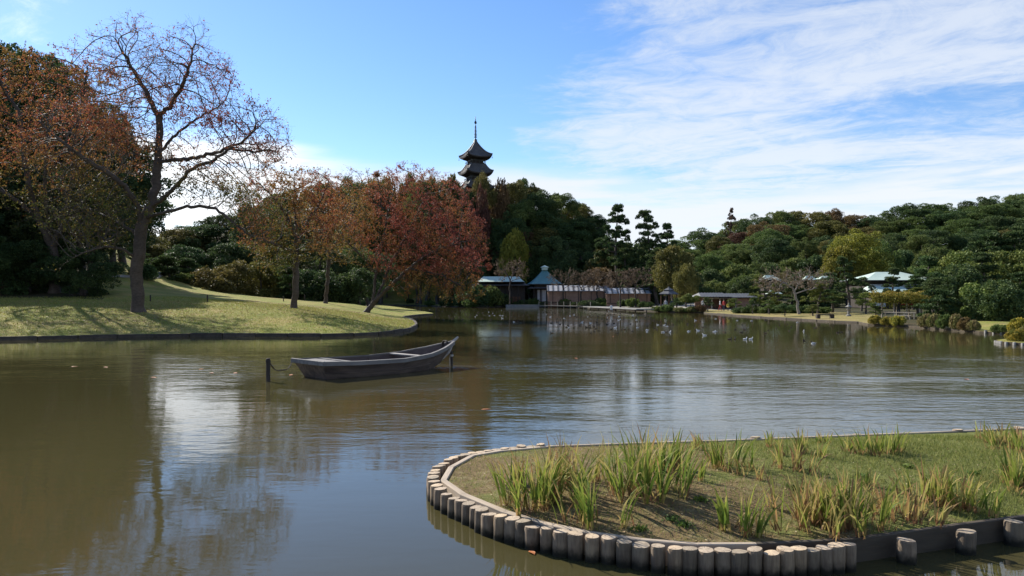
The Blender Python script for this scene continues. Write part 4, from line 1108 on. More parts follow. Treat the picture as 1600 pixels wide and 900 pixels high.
for k in range(4):
    a = k * math.pi / 2
    fl.add([(0, 0, 0), (math.cos(a) * .42, math.sin(a) * .42, .35), (math.cos(a) * .30, math.sin(a) * .30, .8), (0, 0, 1.3), (math.cos(a) * .12 - .02 * math.sin(a), math.sin(a) * .12 + .02 * math.cos(a), .4)], [(0, 1, 2, 3), (3, 2, 1, 4), (0, 4, 1)])
fl.lathe([(0, 1.25), (0.1, 1.3), (0.13, 1.42), (0.08, 1.55), (0.05, 1.62), (0.1, 1.72), (0.06, 1.85), (0, 2.0)], 8)
fl.build('spire_finial', M['bronze'], spo, (0, 0, z0 + 5.1))

# ------------------------------------------------------------------ buildings
def hip_roof(b, L, Wd, h, ridge, ov=0.0, z=0.0, th=0.12, mat=0, sag=0.0, emat=1):
    """hipped (ridge < L) or gabled (ridge = L) roof, long side on x, with thickness; sag curves it"""
    lx, wy = L / 2 + ov, Wd / 2 + ov; r = ridge / 2; n = 5
    def prof(t_): return h * (t_ - sag * math.sin(math.pi * t_))
    rings = []
    for j in range(n + 1):
        t_ = j / n; x = lx + (r - lx) * t_; y = wy * (1 - t_); rings.append([(-x, -y, z + prof(t_)), (x, -y, z + prof(t_)), (x, y, z + prof(t_)), (-x, y, z + prof(t_))])
    v = [p for q in rings for p in q]; f = [(j * 4 + k, j * 4 + (k + 1) % 4, j * 4 + 4 + (k + 1) % 4, j * 4 + 4 + k) for j in range(n) for k in range(4)]
    b.add(v, f, mat)
    lo = [(p[0], p[1], p[2] - th) for p in rings[0]]
    b.add(rings[0] + lo, [(4 + k, 4 + (k + 1) % 4, (k + 1) % 4, k) for k in range(4)] + [(7, 6, 5, 4)], emat)
def place_building(name, label, cat, pxc, d, zbase=None, rz=0.0):
    x = X(pxc, d); z = Hh(x, d) if zbase is None else zbase
    return thing(name, label, cat, (x, d, z), rz), z
# green pyramid-roofed hall
hall, hz0 = place_building('pyramid_roof_hall', 'hall with a blue green pyramid roof and small lantern cap, below the hill', 'building', 851, 177, rz=0.1)
d = 177; ev = Z(444, d) - hz0; ap = Z(421.5, d) - hz0; wv = 46 / F * d
b = MB(); hip_roof(b, wv, wv, ap - ev, 0.9, 0.3, ev, 0.16, 0, 0.10, 1); rf = b.build('roof', [M['copper_dark'], M['dark_wood']], hall)
b = MB(); b.box((0, 0, ap + .25), (1.3, 1.3, 0.7), 0, 0, .05); hip_roof(b, 1.5, 1.5, .45, 0.2, 0.15, ap + .6, .08, 0); b.build('roof_cap', [M['copper'], M['copper']], rf)
b = MB(); b.box((0, 0, ev / 2), (wv * .78, wv * .78, ev - 0.1), 0, 0); b.build('wall', M['dark_wood'], hall)
b = MB(); hip_roof(b, wv + 1.6, wv + 1.6, .8, wv * .8, .4, ev - 1.0, .12, 0); b.build('lower_eave', [M['tile_dark'], M['dark_wood']], hall)
for u in (-.4, -.2, 0, .2, .4):
    b = MB(); b.tube([(u * wv * 1.1, -wv * .55, 0), (u * wv * 1.1, -wv * .55, ev - .8)], .12, 8); b.build('column', M['dark_wood'], hall)
for u in (-.3, -.1, .1, .3):
    b = MB(); b.box((u * wv * .78, -wv * .39 - .04, ev * .42), (wv * .13, .06, ev * .6)); b.build('door_panel', M['plaster'], hall)
# low building with pale green roof left of it
lowb, lz = place_building('low_tea_shop', 'long low building with a pale green roof, half hidden behind the red cherry', 'building', 783, 176, rz=-0.06)
d = 176; ev = Z(440.5, d) - lz; ap = Z(432, d) - lz; L = 84 / F * d
b = MB(); hip_roof(b, L * .8, 7, ap - ev, L * .66, .4, ev, .14, 0, .06); b.build('roof', [M['copper'], M['dark_wood']], lowb)
b = MB(); hip_roof(b, L, 8, .8, L * .8, .5, ev - .85, .12, 0, .04); b.build('lower_roof', [M['tile'], M['dark_wood']], lowb)
b = MB(); b.box((0, 0, (ev - .9) / 2), (L * .9, 6, ev - 1.0)); b.build('wall', M['dark_wood'], lowb)
for u in np.linspace(-.44, .44, 9):
    b = MB(); b.tube([(u * L, -4.0, 0), (u * L, -4.0, ev - 1)], .1, 6); b.build('column', M['dark_wood'], lowb)
for u in (-.33, -.22, .1, .21, .32):
    b = MB(); b.box((u * L, -3.03, 1.3), (1.3, .05, 1.7)); b.build('shutter', M['brown_wall'], lowb)
# long shed with striped sheet roof, in two steps
M['shed_wall'] = mat('shed_wall', (0.33, 0.20, 0.135), (0.25, 0.145, 0.10), 3, 0.85)
def sheds(pa, pb, ytop, yeave, ybase, d, label, cream=None):
    pc = (pa + pb) / 2; x = X(pc, d); z = Z(ybase, d); L = (pb - pa) / F * d
    t_ = thing('garden_shed', label, 'shed', (x, d, z), -0.03, 'the two halves of the long shed')
    ev, ap = Z(yeave, d) - z, Z(ytop, d) - z
    b = MB(); b.box((0, 0, ev / 2 - .5), (L, 3.6, ev + 1.0)); b.box((0, -1.83, .5), (L + .02, .05, .12), 0, 1)
    b.build('wall', [M['shed_wall'], M['dark_wood']], t_)
    b = MB(); n = int(L / 1.05)
    b.add([(-L / 2 - .2, -2.4, ev - .05), (L / 2 + .2, -2.4, ev - .05), (L / 2 + .2, 0.6, ap), (-L / 2 - .2, .6, ap), (-L / 2 - .2, 2.2, ev), (L / 2 + .2, 2.2, ev),
           (-L / 2 - .2, -2.4, ev - .15), (L / 2 + .2, -2.4, ev - .15), (L / 2 + .2, 2.2, ev - .1), (-L / 2 - .2, 2.2, ev - .1)], [(0, 1, 2, 3), (3, 2, 5, 4), (6, 7, 1, 0), (9, 8, 7, 6)], 0)
    for k in range(n + 1):
        u = -L / 2 + k * L / n
        b.box((u, -0.9, (ev + ap) / 2 + .02), (.34, 3.35, .05), 0, 1, rx=math.atan2(ap - ev + .05, 3.0))
    b.build('roof', [M['metal_sheet'], M['tile_dark']], t_)
    for u in np.linspace(-.42, .42, 5):
        b = MB(); b.box((u * L, -1.84, ev * .55), (.12, .06, ev * .85)); b.build('wall_post', M['dark_wood'], t_)
    return t_, L, ev, ap
sheds(856, 950, 446, 454, 476, 165, 'left and higher half of the long red brown shed with striped sheet roof')
sheds(947, 1014, 450, 458, 477.5, 160, 'right and lower half of the long red brown shed with striped sheet roof')
# waterside terrace: stone wall, boardwalk with railing, landing stage
def shorepos(px, py): return P(px, py)[:2]
bw_ = thing('boardwalk', 'waterside boardwalk with a low pale railing below the shed', 'boardwalk', (0, 0, 0))
A_, B_ = np.array(shorepos(842, 480.2)), np.array(shorepos(922, 481.6))
b = MB()
L = np.linalg.norm(B_ - A_); an = math.atan2(*(B_ - A_)[::-1]); mid = (A_ + B_) / 2
b.box((mid[0], mid[1] - .3, .42), (L, 1.6, .12), an); b.build('deck', M['pale_wood'], bw_)
for k in range(9):
    q = A_ + (B_ - A_) * k / 8
    b = MB(); b.box((q[0], q[1] - .9, .3), (.16, .16, 2.1)); b.build('post', M['pale_wood'], bw_)
for zz in (0.85, 1.25):
    b = MB(); b.box((mid[0], mid[1] - .9, zz), (L, .08, .10), an); b.build('rail', M['dark_wood'], bw_)
ls_ = thing('landing_stage', 'low dark landing stage over the water right of the boardwalk', 'landing stage', (0, 0, 0))
A_, B_ = np.array(shorepos(922, 482.8)), np.array(shorepos(1008, 487.8)); L = np.linalg.norm(B_ - A_); an = math.atan2(*(B_ - A_)[::-1]); mid = (A_ + B_) / 2
b = MB(); b.box((mid[0], mid[1], .45), (L, 3.0, .14), an); b.build('deck', M['stone'], ls_)
b = MB(); b.box((mid[0], mid[1] - 1.3, .28), (L, .15, .25), an); b.build('beam', M['dark_wood'], ls_)
for k in range(7):
    q = A_ + (B_ - A_) * k / 6; b = MB(); b.tube([(q[0], q[1] - 1.2, -1), (q[0], q[1] - 1.2, .4)], .1, 7); b.build('pile', M['dark_wood'], ls_)
for i, (pa, pb, yy) in enumerate([(790, 842, 480.3)]):
    A_, B_ = np.array(shorepos(pa, yy)), np.array(shorepos(pb, yy)); L = np.linalg.norm(B_ - A_); mid = (A_ + B_) / 2
    b = MB(); b.box((mid[0], mid[1] - .2, .2), (L, .6, .8), 0, 0, .05)
    tag(b.build('stone_wall', M['stone']), 'low stone wall at the water left of the boardwalk', 'stone wall')
b = MB(); A_ = G(842, 474.5); b.box((0, 0, .25), (12, .5, .6), 0, 0, .05); tag(b.build('terrace_wall', M['stone'], None, (A_[0] - 0.5, A_[1], A_[2])), 'upper terrace wall behind the boardwalk', 'stone wall')
# hexagonal gazebo
gz_, z = place_building('gazebo', 'small gazebo with a tiered grey roof left of the dome pine', 'gazebo', 1045, 128, rz=.3)
d = 128; ev = Z(459, d) - z; ap = Z(452.5, d) - z
b = MB()
R6 = 1.9
for (r0_, r1_, z0_, z1_) in ((R6, .7, ev, ev + .6), (1.0, .1, ev + .65, max(ap, ev + 1.1))):
    lo = [(r0_ * math.cos(k * math.pi / 3), r0_ * math.sin(k * math.pi / 3), z0_) for k in range(6)]
    hi = [(r1_ * math.cos(k * math.pi / 3), r1_ * math.sin(k * math.pi / 3), z1_) for k in range(6)]
    bo = [(p[0], p[1], p[2] - .12) for p in lo]
    b.add(lo + hi + bo, [(k, (k + 1) % 6, 6 + (k + 1) % 6, 6 + k) for k in range(6)] + [(12 + k, 12 + (k + 1) % 6, (k + 1) % 6, k) for k in range(6)] + [tuple(range(17, 11, -1)), tuple(range(6, 12))])
b.tube([(0, 0, ev), (0, 0, ev + 1.3)], .12, 6); b.build('roof', M['grey_roof'], gz_)
for k in range(6):
    b = MB(); b.tube([(1.5 * math.cos(k * math.pi / 3), 1.5 * math.sin(k * math.pi / 3), -.2), (1.5 * math.cos(k * math.pi / 3), 1.5 * math.sin(k * math.pi / 3), ev)], .09, 7); b.build('post', M['brown_wall'], gz_)
b = MB(); b.box((0, .9, .45), (2.0, .4, .08)); b.box((-.8, .9, .2), (.1, .35, .45)); b.box((.8, .9, .2), (.1, .35, .45)); b.build('bench', M['brown_wall'], gz_)
# teahouse
tg = G(1128, 485.2); d = tg[1] + 8.0; z = Hh(X(1128, d), d)
th_ = thing('teahouse', 'open fronted brown teahouse with two overlapping grey roofs', 'building', (X(1128, d), d, z), 0.05)
s_ = d / F
evz = Z(464.5, d) - z; apz = Z(458.5, d) - z
def rel(px): return X(px, d) - X(1128, d)
for (pa, pb, dz, lab) in ((1089, 1130, .1, None), (1119, 1172, 0, None)):
    L = rel(pb) - rel(pa); b = MB()
    hip_roof(b, L, 5.4, apz - evz, L * .9, .35, 0, .16, 0)
    for k in range(int(L / .45)): 
        u = -L / 2 + (k + .5) * L / int(L / .45)
        b.box((u, -1.5, (apz - evz) / 2 + .02), (.10, 3.2, .05), 0, 0, rx=math.atan2(apz - evz, 3.05))
    b.build('roof', [M['grey_roof'], M['dark_wood']], th_, ((rel(pa) + rel(pb)) / 2, 0, evz + dz))
b = MB(); b.box(((rel(1143) + rel(1168)) / 2, -.1, evz / 2), (rel(1168) - rel(1143), 4.6, evz)); b.build('wall', M['shed_wall'], th_)
b = MB(); b.box(((rel(1091) + rel(1143)) / 2, 2.1, evz / 2), (rel(1143) - rel(1091), .15, evz)); b.build('back_wall', M['shed_wall'], th_)
for p_ in (1091, 1105, 1118, 1131, 1142):
    b = MB(); b.box((rel(p_), -2.3, evz / 2), (.16, .16, evz)); b.build('post', M['pale_wood'], th_)
b = MB(); b.box(((rel(1091) + rel(1143)) / 2, -2.3, evz - .12), (rel(1143) - rel(1091), .12, .2)); b.build('beam', M['pale_wood'], th_)
for p_ in (1100, 1112, 1126):
    b = MB(); b.box((rel(p_), -1.4, .42), (1.0, .5, .06)); b.box((rel(p_) - .4, -1.4, .2), (.06, .4, .4)); b.box((rel(p_) + .4, -1.4, .2), (.06, .4, .4)); b.build('bench', M['brown_wall'], th_)
# copper-roofed hall in the right garden
ch, z = place_building('copper_roof_hall', 'large hall with pale copper green roofs behind the right pines', 'building', 1388, 118, rz=0.0)
d = 118; rel2 = lambda px: X(px, d) - X(1388, d)
e1, a1 = Z(438.5, d) - z, Z(425, d) - z
b = MB(); L = rel2(1446) - rel2(1332); hip_roof(b, L, 9, a1 - e1, L * .34, .2, 0, .16, 0, .06); b.build('roof', [M['copper'], M['dark_wood']], ch, (0, 0, e1))
b = MB(); b.box((0, 0, e1 / 2), (L * .9, 7, e1)); b.build('wall', M['dark_wood'], ch)
b = MB(); b.box((0, -3.55, e1 - .9), (L * .8, .06, .5)); b.build('window_band', M['plaster'], ch)
e2, a2 = Z(457, d - 5) - z, Z(447, d - 5) - z
b = MB(); L2 = rel2(1388) - rel2(1326); hip_roof(b, L2, 5, a2 - e2, L2 * .8, .2, 0, .14, 0, .05); b.build('lower_roof', [M['copper'], M['dark_wood']], ch, ((rel2(1388) + rel2(1326)) / 2, -5, e2))
b = MB(); b.box(((rel2(1388) + rel2(1328)) / 2, -4.8, e2 / 2), (L2 * .92, 4.2, e2)); b.build('annex_wall', M['dark_wood'], ch)
b = MB(); b.box((rel2(1340), -6.97, e2 * .42), (1.8, .1, e2 * .62)); b.build('white_panel', M['plaster'], ch)
for i, (p_, yt, yb_, w_, dd) in enumerate([(1202, 430, 437, 26, 122), (1264, 431, 437.5, 18, 126), (1291, 431, 436, 26, 132), (1306, 422, 427, 14, 150), (1209, 453, 459, 18, 112)]):
    t_, z = place_building('garden_house', ['roofed garden house glimpsed above the light green pines by the teahouse', 'small copper gable glimpsed behind the white-barked tree', 'copper roof glimpsed left of the copper-roofed hall', 'tiny copper roof high behind the pines left of the copper-roofed hall', 'small grey roof low between the teahouse and the bare tree'][i], 'building', p_, dd)
    L = w_ / F * dd; ev, ap = Z(yb_, dd) - z, Z(yt, dd) - z
    b = MB(); hip_roof(b, L, L * .7, ap - ev, L * .5, .2, 0, .1, 0, .05); b.build('roof', [M['copper'], M['dark_wood']], t_, (0, 0, ev))
    b = MB(); b.box((0, 0, ev / 2), (L * .85, L * .6, ev)); b.build('wall', M['plaster' if i == 3 else 'dark_wood'], t_)

# wisteria trellis with rails
g0 = G(1378, 497); g1 = G(1437, 500.5)
tr_ = thing('wisteria_trellis', 'wisteria trellis on thin posts with yellow green foliage on top', 'trellis', (0, 0, 0))
A_ = np.array(g0[:2]); B_ = np.array((X(1437, g0[1] - 3), g0[1] - 3)); L = np.linalg.norm(B_ - A_); an = math.atan2(*(B_ - A_)[::-1]); zb = Hh(*A_)
zt = Z(469, g0[1])
dn = np.array([-(B_ - A_)[1], (B_ - A_)[0]]) / L
for row_ in (0, 1):
    for k in range(4):
        q = A_ + (B_ - A_) * k / 3 + dn * 3.0 * row_
        b = MB(); b.tube([(q[0], q[1], zb - .3), (q[0], q[1], zt)], .075, 7); b.build('post', M['pale_wood'], tr_)
mid = (A_ + B_) / 2
for row_ in (0, 1):
    q = mid + dn * 3.0 * row_; b = MB(); b.box((q[0], q[1], zt + .05), (L + 1.5, .1, .12), an); b.build('beam', M['dark_wood'], tr_)
for k in range(9):
    q = A_ + (B_ - A_) * (k - .5) / 7.5 + dn * 1.5; b = MB(); b.box((q[0], q[1], zt + .17), (3.8, .07, .09), an + math.pi / 2); b.build('lath', M['dark_wood'], tr_)
rng = np.random.default_rng(9)
n = 9000; u = rng.uniform(-.25, 1.3, n); v = rng.uniform(-1.0, 4.2, n); hb = 0.5 + 0.35 * np.sin(u * 14) * np.sin(v * 2)
q = A_[None] + (B_ - A_)[None] * u[:, None] + dn[None] * v[:, None]
zz = zt + 0.1 + rng.uniform(-.5, 1, n) * (0.45 + .5 * hb) - (rng.uniform(0, 1, n) > .86) * rng.uniform(0, .7, n)
Lm = leaf_mat('leaf_wisteria', [(0.10, 0.12, 0.022), (0.17, 0.18, 0.03), (0.25, 0.23, 0.04), (0.30, 0.22, 0.05)], .35)
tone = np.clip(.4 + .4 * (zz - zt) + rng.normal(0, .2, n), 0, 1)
link('foliage', poly_mesh('foliage', leaves(np.stack([q[:, 0], q[:, 1], zz], 1), .22, .12, rng), 4, Lm, tone), tr_)
q = mid - dn * 1.1; b = MB(); b.box((q[0], q[1], zb + 0.62), (L + .4, .14, .09), an)
for k in range(5): p_ = A_ + (B_ - A_) * k / 4 - dn * 1.1; b.box((p_[0], p_[1], zb + .25), (.09, .09, .7), an)
tag(b.build('railing', M['pale_wood']), 'white rail in front of the wisteria trellis', 'railing')
for i, (fa, zo, off_) in enumerate(((.8, .35, 1.8), (.78, .12, 2.6))):
    q = A_ + (B_ - A_) * fa - dn * off_; b = MB(); b.box((q[0], q[1], zb + zo), (1.7, .35, .07), an)
    for u in (-.7, .7): b.box((q[0] + u * math.cos(an), q[1] + u * math.sin(an), zb + zo - .25), (.08, .3, .5), an)
    tag(b.build('bench', M['pale_wood']), ['upper white bench below the right half of the trellis rail', 'lower white bench close to the water under the trellis'][i], 'bench')
q = A_ + (B_ - A_) * .53 + dn * 1.0
t_ = thing('red_parasol', 'red parasol glowing in the shade under the wisteria trellis', 'parasol', (q[0], q[1], zb))
b = MB(); b.lathe([(0.62, 1.35), (0.4, 1.55), (0.03, 1.7), (0, 1.68)], 12); 
M['red_cloth'] = mat('red_cloth', (0.55, 0.05, 0.05), (0.45, 0.04, 0.04), 3, .8)
b.build('canopy', M['red_cloth'], t_); b = MB(); b.tube([(0, 0, 0), (0, 0, 1.65)], .03, 6); b.build('pole', M['dark_wood'], t_)
# stone lantern
g = G(1326, 494); t_ = thing('stone_lantern', 'grey stone lantern standing in the shade behind the far right lawn', 'lantern', g); t_.scale = (.8, .8, .78)
for nm, prof in (('base', [(.35, 0), (.35, .15), (.16, .25), (.14, .8), (.3, .92), (.32, 1.0), (0, 1.0)]), ('light_chamber', [(.2, 1.0), (.22, 1.3), (0, 1.3)]), ('cap', [(.5, 1.3), (.42, 1.38), (.12, 1.6), (.1, 1.68), (.12, 1.78), (0, 1.9)])):
    b = MB(); b.lathe(prof, 6 if nm != 'base' else 10, (0, 0, 0), 0, False); b.build(nm, M['stone'], t_)
# bench on the far right lawn
g = G(1289, 497.5); t_ = thing('garden_bench', 'long dark backless bench on the far right lawn', 'bench', g, 0.02)
w_ = 26 / F * g[1]
b = MB(); b.box((0, 0, .42), (w_, .45, .09)); b.build('seat', M['dark_wood'], t_)
for u in (-.42, .42): b = MB(); b.box((u * w_, 0, .19), (.35, .4, .38)); b.build('leg', M['dark_wood'], t_)

# ------------------------------------------------------------------ bushes along the water
LM['flower_yellow'] = leaf_mat('leaf_yellow_flowers', [(0.06, 0.09, 0.02), (0.14, 0.16, 0.03), (0.36, 0.28, 0.04), (0.50, 0.36, 0.05)], .3)
LM['hydrangea'] = leaf_mat('leaf_hydrangea', [(0.07, 0.10, 0.025), (0.14, 0.16, 0.04), (0.26, 0.22, 0.09), (0.30, 0.20, 0.12)], .3)
def bush(px, py, w_px, h_px, lf, label, group, kind=None, cat='bush'):
    g = G(px, py); d = g[1]; wv = w_px * d / F; hv = max(h_px * d / F, .5)
    plant(kind or ('bush0' if wv > 1.5 * hv else 'bush1'), lf, g[0], g[1], hv, wv, rt.uniform(0, 6), label, group, cat, 'bush', -0.05, wv * .8)
for i, a in enumerate([(1368, 506, 22, 15, 'flower_yellow', 'yellow flowering bush at the right end of the far lawn'), (1385, 508, 22, 14, 'flower_yellow', 'yellow flowering bush in the middle of the three below the trellis'), (1403, 509.5, 26, 17, 'flower_yellow', 'brightest yellow flowering bush below the red parasol')]): bush(*a, 'yellow flowering bushes by the trellis')
for i, (px, py, w, h, lf) in enumerate([(1447, 512, 26, 22, 'hydrangea'), (1462, 513.5, 24, 24, 'hydrangea'), (1478, 515, 26, 24, 'green'), (1494, 516.5, 26, 26, 'hydrangea'), (1509, 518.5, 24, 22, 'rust'), (1521, 519, 20, 18, 'hydrangea')]):
    bush(px, py, w, h, lf, '%s waterside bush right of the trellis, %s from the trellis' % ({'hydrangea': 'pale withered', 'green': 'green', 'rust': 'brownish'}[lf], nth(i)), 'waterside bushes right of the trellis')
for i, (px, py, w, h) in enumerate([(1592, 526, 30, 26), (1614, 528, 30, 30), (1590, 533, 34, 22), (1560, 521.5, 26, 14)]):
    bush(px, py, w, h, ['flower_yellow', 'hydrangea', 'flower_yellow', 'green'][i], 'leafy bush by the inlet at the right frame edge, %s' % ['yellow and upper', 'pale and cut by the frame', 'yellow and nearer the water', 'green and low on its bank'][i], 'bushes by the right inlet')
for i, (px, py, w, h, lf) in enumerate([(1030, 487, 22, 9, 'green'), (1042, 487.3, 24, 12, 'green'), (1062, 488, 22, 8, 'hydrangea'), (1082, 489, 24, 10, 'hydrangea'), (1094, 488.5, 18, 12, 'rust'), (1072, 488.3, 16, 7, 'green')]):
    bush(px, py, w, h, lf, 'low %s bush at the waterline between landing stage and teahouse, %s counted rightwards' % ({'hydrangea': 'straw coloured', 'green': 'green', 'rust': 'reddish'}[lf], nth(sorted([1030, 1042, 1062, 1082, 1094, 1072]).index(px))), 'low bushes left of the teahouse')
for i in range(13):
    px = 800 + i * 17.3; dd = np.linspace(110, 175, 260); ok_ = inside(np.stack([(px - 800) / F * dd, dd], 1), LANDRING); d0_ = dd[int(np.argmax(ok_))] + (2.2 if px < 935 else 12 + (px - 935) * .12)
    plant('bush0', ['green', 'evergreen', 'green'][i % 3], X(px, d0_), d0_, 1.3 + .35 * (i % 3), 3.6 + (i % 2), rt.uniform(0, 6), 'clipped low azalea in the row before the shed, %s from the left' % nth(i), 'clipped azaleas before the shed', 'bush', 'bush', -0.05, 2.2)
for i, (px, py, w, h, lf) in enumerate([(700, 480, 34, 16, 'evergreen'), (722, 480.5, 36, 26, 'evergreen'), (745, 480.5, 40, 36, 'evergreen'), (768, 480, 38, 34, 'green'), (785, 479, 26, 22, 'evergreen'), (640, 474, 16, 8, 'evergreen'), (672, 478, 18, 9, 'green'), (735, 481, 30, 14, 'green')]):
    bush(px, py, w, h, lf, ['dark bush at the waterline, left end of the dark thicket below the red crown', 'dark bush in the thicket below the red crown', 'tallest dark bush left of the low green-roofed building', 'green bush in front of the low green-roofed building', 'dark bush left of the stone wall', 'small dark bush on the sunny mound beyond the leaning tree', 'small green bush at the right end of the sunny mound', 'low green bush in front of the dark thicket'][i], 'thicket at the far bank', cat='bush')
for i in range(9):
    px = 205 + i * 42 + rt.uniform(-14, 14); g = G(px, 440 + i * 1.6, 160)
    plant('bush0', ['evergreen', 'green', 'evergreen', 'olive'][i % 4], g[0] + rt.uniform(-1, 1), g[1] + rt.uniform(4, 8), rt.uniform(1.0, 2.2), rt.uniform(2.2, 4.2), i, 'dark shrub behind the gravel path, %s from the left' % nth(i), 'shrubs behind the gravel path', 'bush', 'bush', -0.1)
for i in range(9):
    px = 1180 + i * 16; g = G(px, 491)
    plant('bush0', ['evergreen', 'pine', 'green'][i % 3], g[0], g[1] + 5, 1.0 + .2 * (i % 2), 2.6, i, 'dark undergrowth shrub at the back of the far right lawn, %s from the teahouse' % nth(i), 'shrubs at the back of the right lawn', 'bush', 'bush', -0.1)
# ------------------------------------------------------------------ boat and its moorings
M['boat_side'] = mat('boat_side', (0.050, 0.038, 0.034), (0.13, 0.098, 0.080), 2.2, 0.75, 0.008, 12, (0.35, 3, 3))
M['boat_rail'] = mat('boat_rail', (0.20, 0.19, 0.18), (0.12, 0.115, 0.11), 5, 0.8, 0.004, 14, (0.3, 2, 2))
M['boat_in'] = mat('boat_inside', (0.10, 0.075, 0.065), (0.065, 0.048, 0.042), 3, 0.85, 0.006, 12, (0.35, 3, 3))
M['plank'] = mat('plank', (0.42, 0.39, 0.35), (0.30, 0.275, 0.25), 5, 0.85)
BO = Vector((-6.2, 23.62, 0)); BA = math.atan2(0.715, 0.70)
boat = thing('rowing_boat', 'old dark wooden boat with a flat stern and pointed raised bow, moored on the pond', 'boat', tuple(BO), BA)
S = np.linspace(0, 1, 15)
LB_ = 5.5
def sect(s):
    gx = -0.32 + s * (LB_ + 0.55); bx = s * LB_ * 0.93
    gh = np.interp(s, [0, .25, .5, .75, .9, 1], [.93, 1.05, 1.06, .80, .42, .07])
    bh = np.interp(s, [0, .25, .5, .75, .9, 1], [.60, .78, .82, .56, .25, .03])
    gz_2 = np.interp(s, [0, .2, .5, .7, .85, 1], [.56, .51, .49, .56, .70, .90])
    bz = np.interp(s, [0, .5, .8, 1], [-.10, -.16, -.12, .16])
    return gx, bx, gh, bh, gz_2, bz
from itertools import product
SE = [sect(s) for s in S]
th0 = 0.045
def hull(side_off):
    out = []
    for gx, bx, gh, bh, gz2, bz in SE:
        k = side_off
        out.append([(gx, -max(gh - k, .01), gz2), (bx, -max(bh - k, .008), bz + k), (bx, max(bh - k, .008), bz + k), (gx, max(gh - k, .01), gz2)])
    return out
H0, H1 = hull(0), hull(th0)
b = MB(); n = len(S)
v = [p for q in H0 for p in q]
b.add(v, [(i * 4 + k, i * 4 + 4 + k, i * 4 + 5 + k, i * 4 + 1 + k) for i in range(n - 1) for k in range(3)], 0)
v = [p for q in H1 for p in q]
b.add(v, [(i * 4 + k + 1, i * 4 + 5 + k, i * 4 + 4 + k, i * 4 + k) for i in range(n - 1) for k in range(3)], 1)
for e in (0, 3):
    v = [H0[i][e] for i in range(n)] + [H1[i][e] for i in range(n)]
    b.add(v, [(i, i + 1, n + i + 1, n + i) if e == 3 else (n + i, n + i + 1, i + 1, i) for i in range(n - 1)], 0)
b.build('hull', [M['boat_side'], M['boat_in']], boat)
for sg in (-1, 1):
    b = MB()
    for (o0, o1, z0_, z1_) in ((-.03, .075, -.10, .012),):
        v = []
        for gx, bx, gh, bh, gz2, bz in SE:
            for (o_, zz) in ((gh + .03, -.11), (gh + .035, .02), (gh - .06, .028), (gh - .055, -.02)): v.append((gx, sg * max(o_, .012), gz2 + zz))
        f = [(i * 4 + k, i * 4 + (k + 1) % 4, i * 4 + 4 + (k + 1) % 4, i * 4 + 4 + k) for i in range(n - 1) for k in range(4)] + [(3, 2, 1, 0), tuple(4 * (n - 1) + k for k in range(4))]
        if sg < 0: f = [tuple(reversed(q)) for q in f]
        b.add(v, f, 0)
    b.build('gunwale', M['boat_rail'], boat)
    # strake line half way down the side
    b = MB(); v = []
    b.tube([(gx * .45 + bx * .55, sg * (gh * .45 + bh * .55 + .006), gz2 * .45 + bz * .55) for gx, bx, gh, bh, gz2, bz in SE], .012, 5); b.build('strake', M['boat_side'], boat)
gx, bx, gh, bh, gz2, bz = SE[0]
b = MB(); v = [(gx, -gh, gz2), (bx, -bh, bz), (bx, bh, bz), (gx, gh, gz2)]; v2 = [(p[0] + .05, p[1], p[2]) for p in v]
b.add(v + v2, [(3, 2, 1, 0), (4, 5, 6, 7), (0, 1, 5, 4), (2, 3, 7, 6), (1, 2, 6, 5)])
b.build('transom', M['boat_side'], boat)
b = MB(); b.box((gx + .005, 0, gz2 - .045), (.07, 2 * gh + .12, .15), 0, 0, .012); b.build('transom_rail', M['boat_rail'], boat)
b = MB(); b.box((gx + .62, 0, gz2 - .05), (.42, 2 * gh + .1, .035)); b.box((gx + 1.02, 0.12, gz2 - .045), (.16, 2 * gh - .1, .035)); b.build('stern_deck', M['boat_rail'], boat)
i_ = 9; gx, bx, gh, bh, gz2, bz = SE[i_]
b = MB(); b.box((gx, 0, gz2 - .015), (.20, 2 * gh + .02, .045), 0, 0, .008); b.build('thwart', M['plank'], boat)
for q_ in (4, 7, 11):
    gx, bx, gh, bh, gz2, bz = SE[q_]; gx = (gx + bx) / 2
    b = MB()
    b.tube([(gx, -gh * .96 + .05, gz2 - .06), (gx, -bh + .06, bz + .09), (gx, bh - .06, bz + .09), (gx, gh * .96 - .05, gz2 - .06)], .03, 4, 0, True, False); b.build('rib', M['boat_in'], boat)
gx, bx, gh, bh, gz2, bz = SE[-1]
b = MB(); b.tube([(bx - .15, 0, bz - .02), ((bx + gx) / 2 + .1, 0, (bz + gz2) / 2 - .02), (gx, 0, gz2), (gx + .24, 0, gz2 + .15)], [.05, .06, .065, .045], 6, 0, True, False)
b.build('stem_post', M['plank'], boat)
b = MB()
for k in range(3): b.tube([(gx - .42 + .035 * k + .02 * math.cos(a), .16 * math.cos(a), gz2 - .08 + .13 * math.sin(a)) for a in np.linspace(0, 2 * math.pi, 15)], .016, 5)
b.build('bow_rope', M['dark_wood'], boat)
mp_ = P(419, 596); b = MB(); b.lathe([(.065, -1.1), (.065, .66), (.06, .70), (0, .70)], 10); b.lathe([(.075, .58), (.078, .61), (.075, .64)], 10)
tag(b.build('mooring_post', M['dark_wood'], None, (mp_[0], mp_[1], 0)), 'dark mooring post in the water off the boat stern', 'mooring post')
mq = P(705.5, 572.5); t_ = thing('bow_post', 'slim dark post with a pale ring in the water beside the bow', 'mooring post', (mq[0], mq[1], 0))
b = MB(); b.lathe([(.05, -1.1), (.05, .52), (.045, .55), (0, .55)], 9); b.build('post', M['dark_wood'], t_)
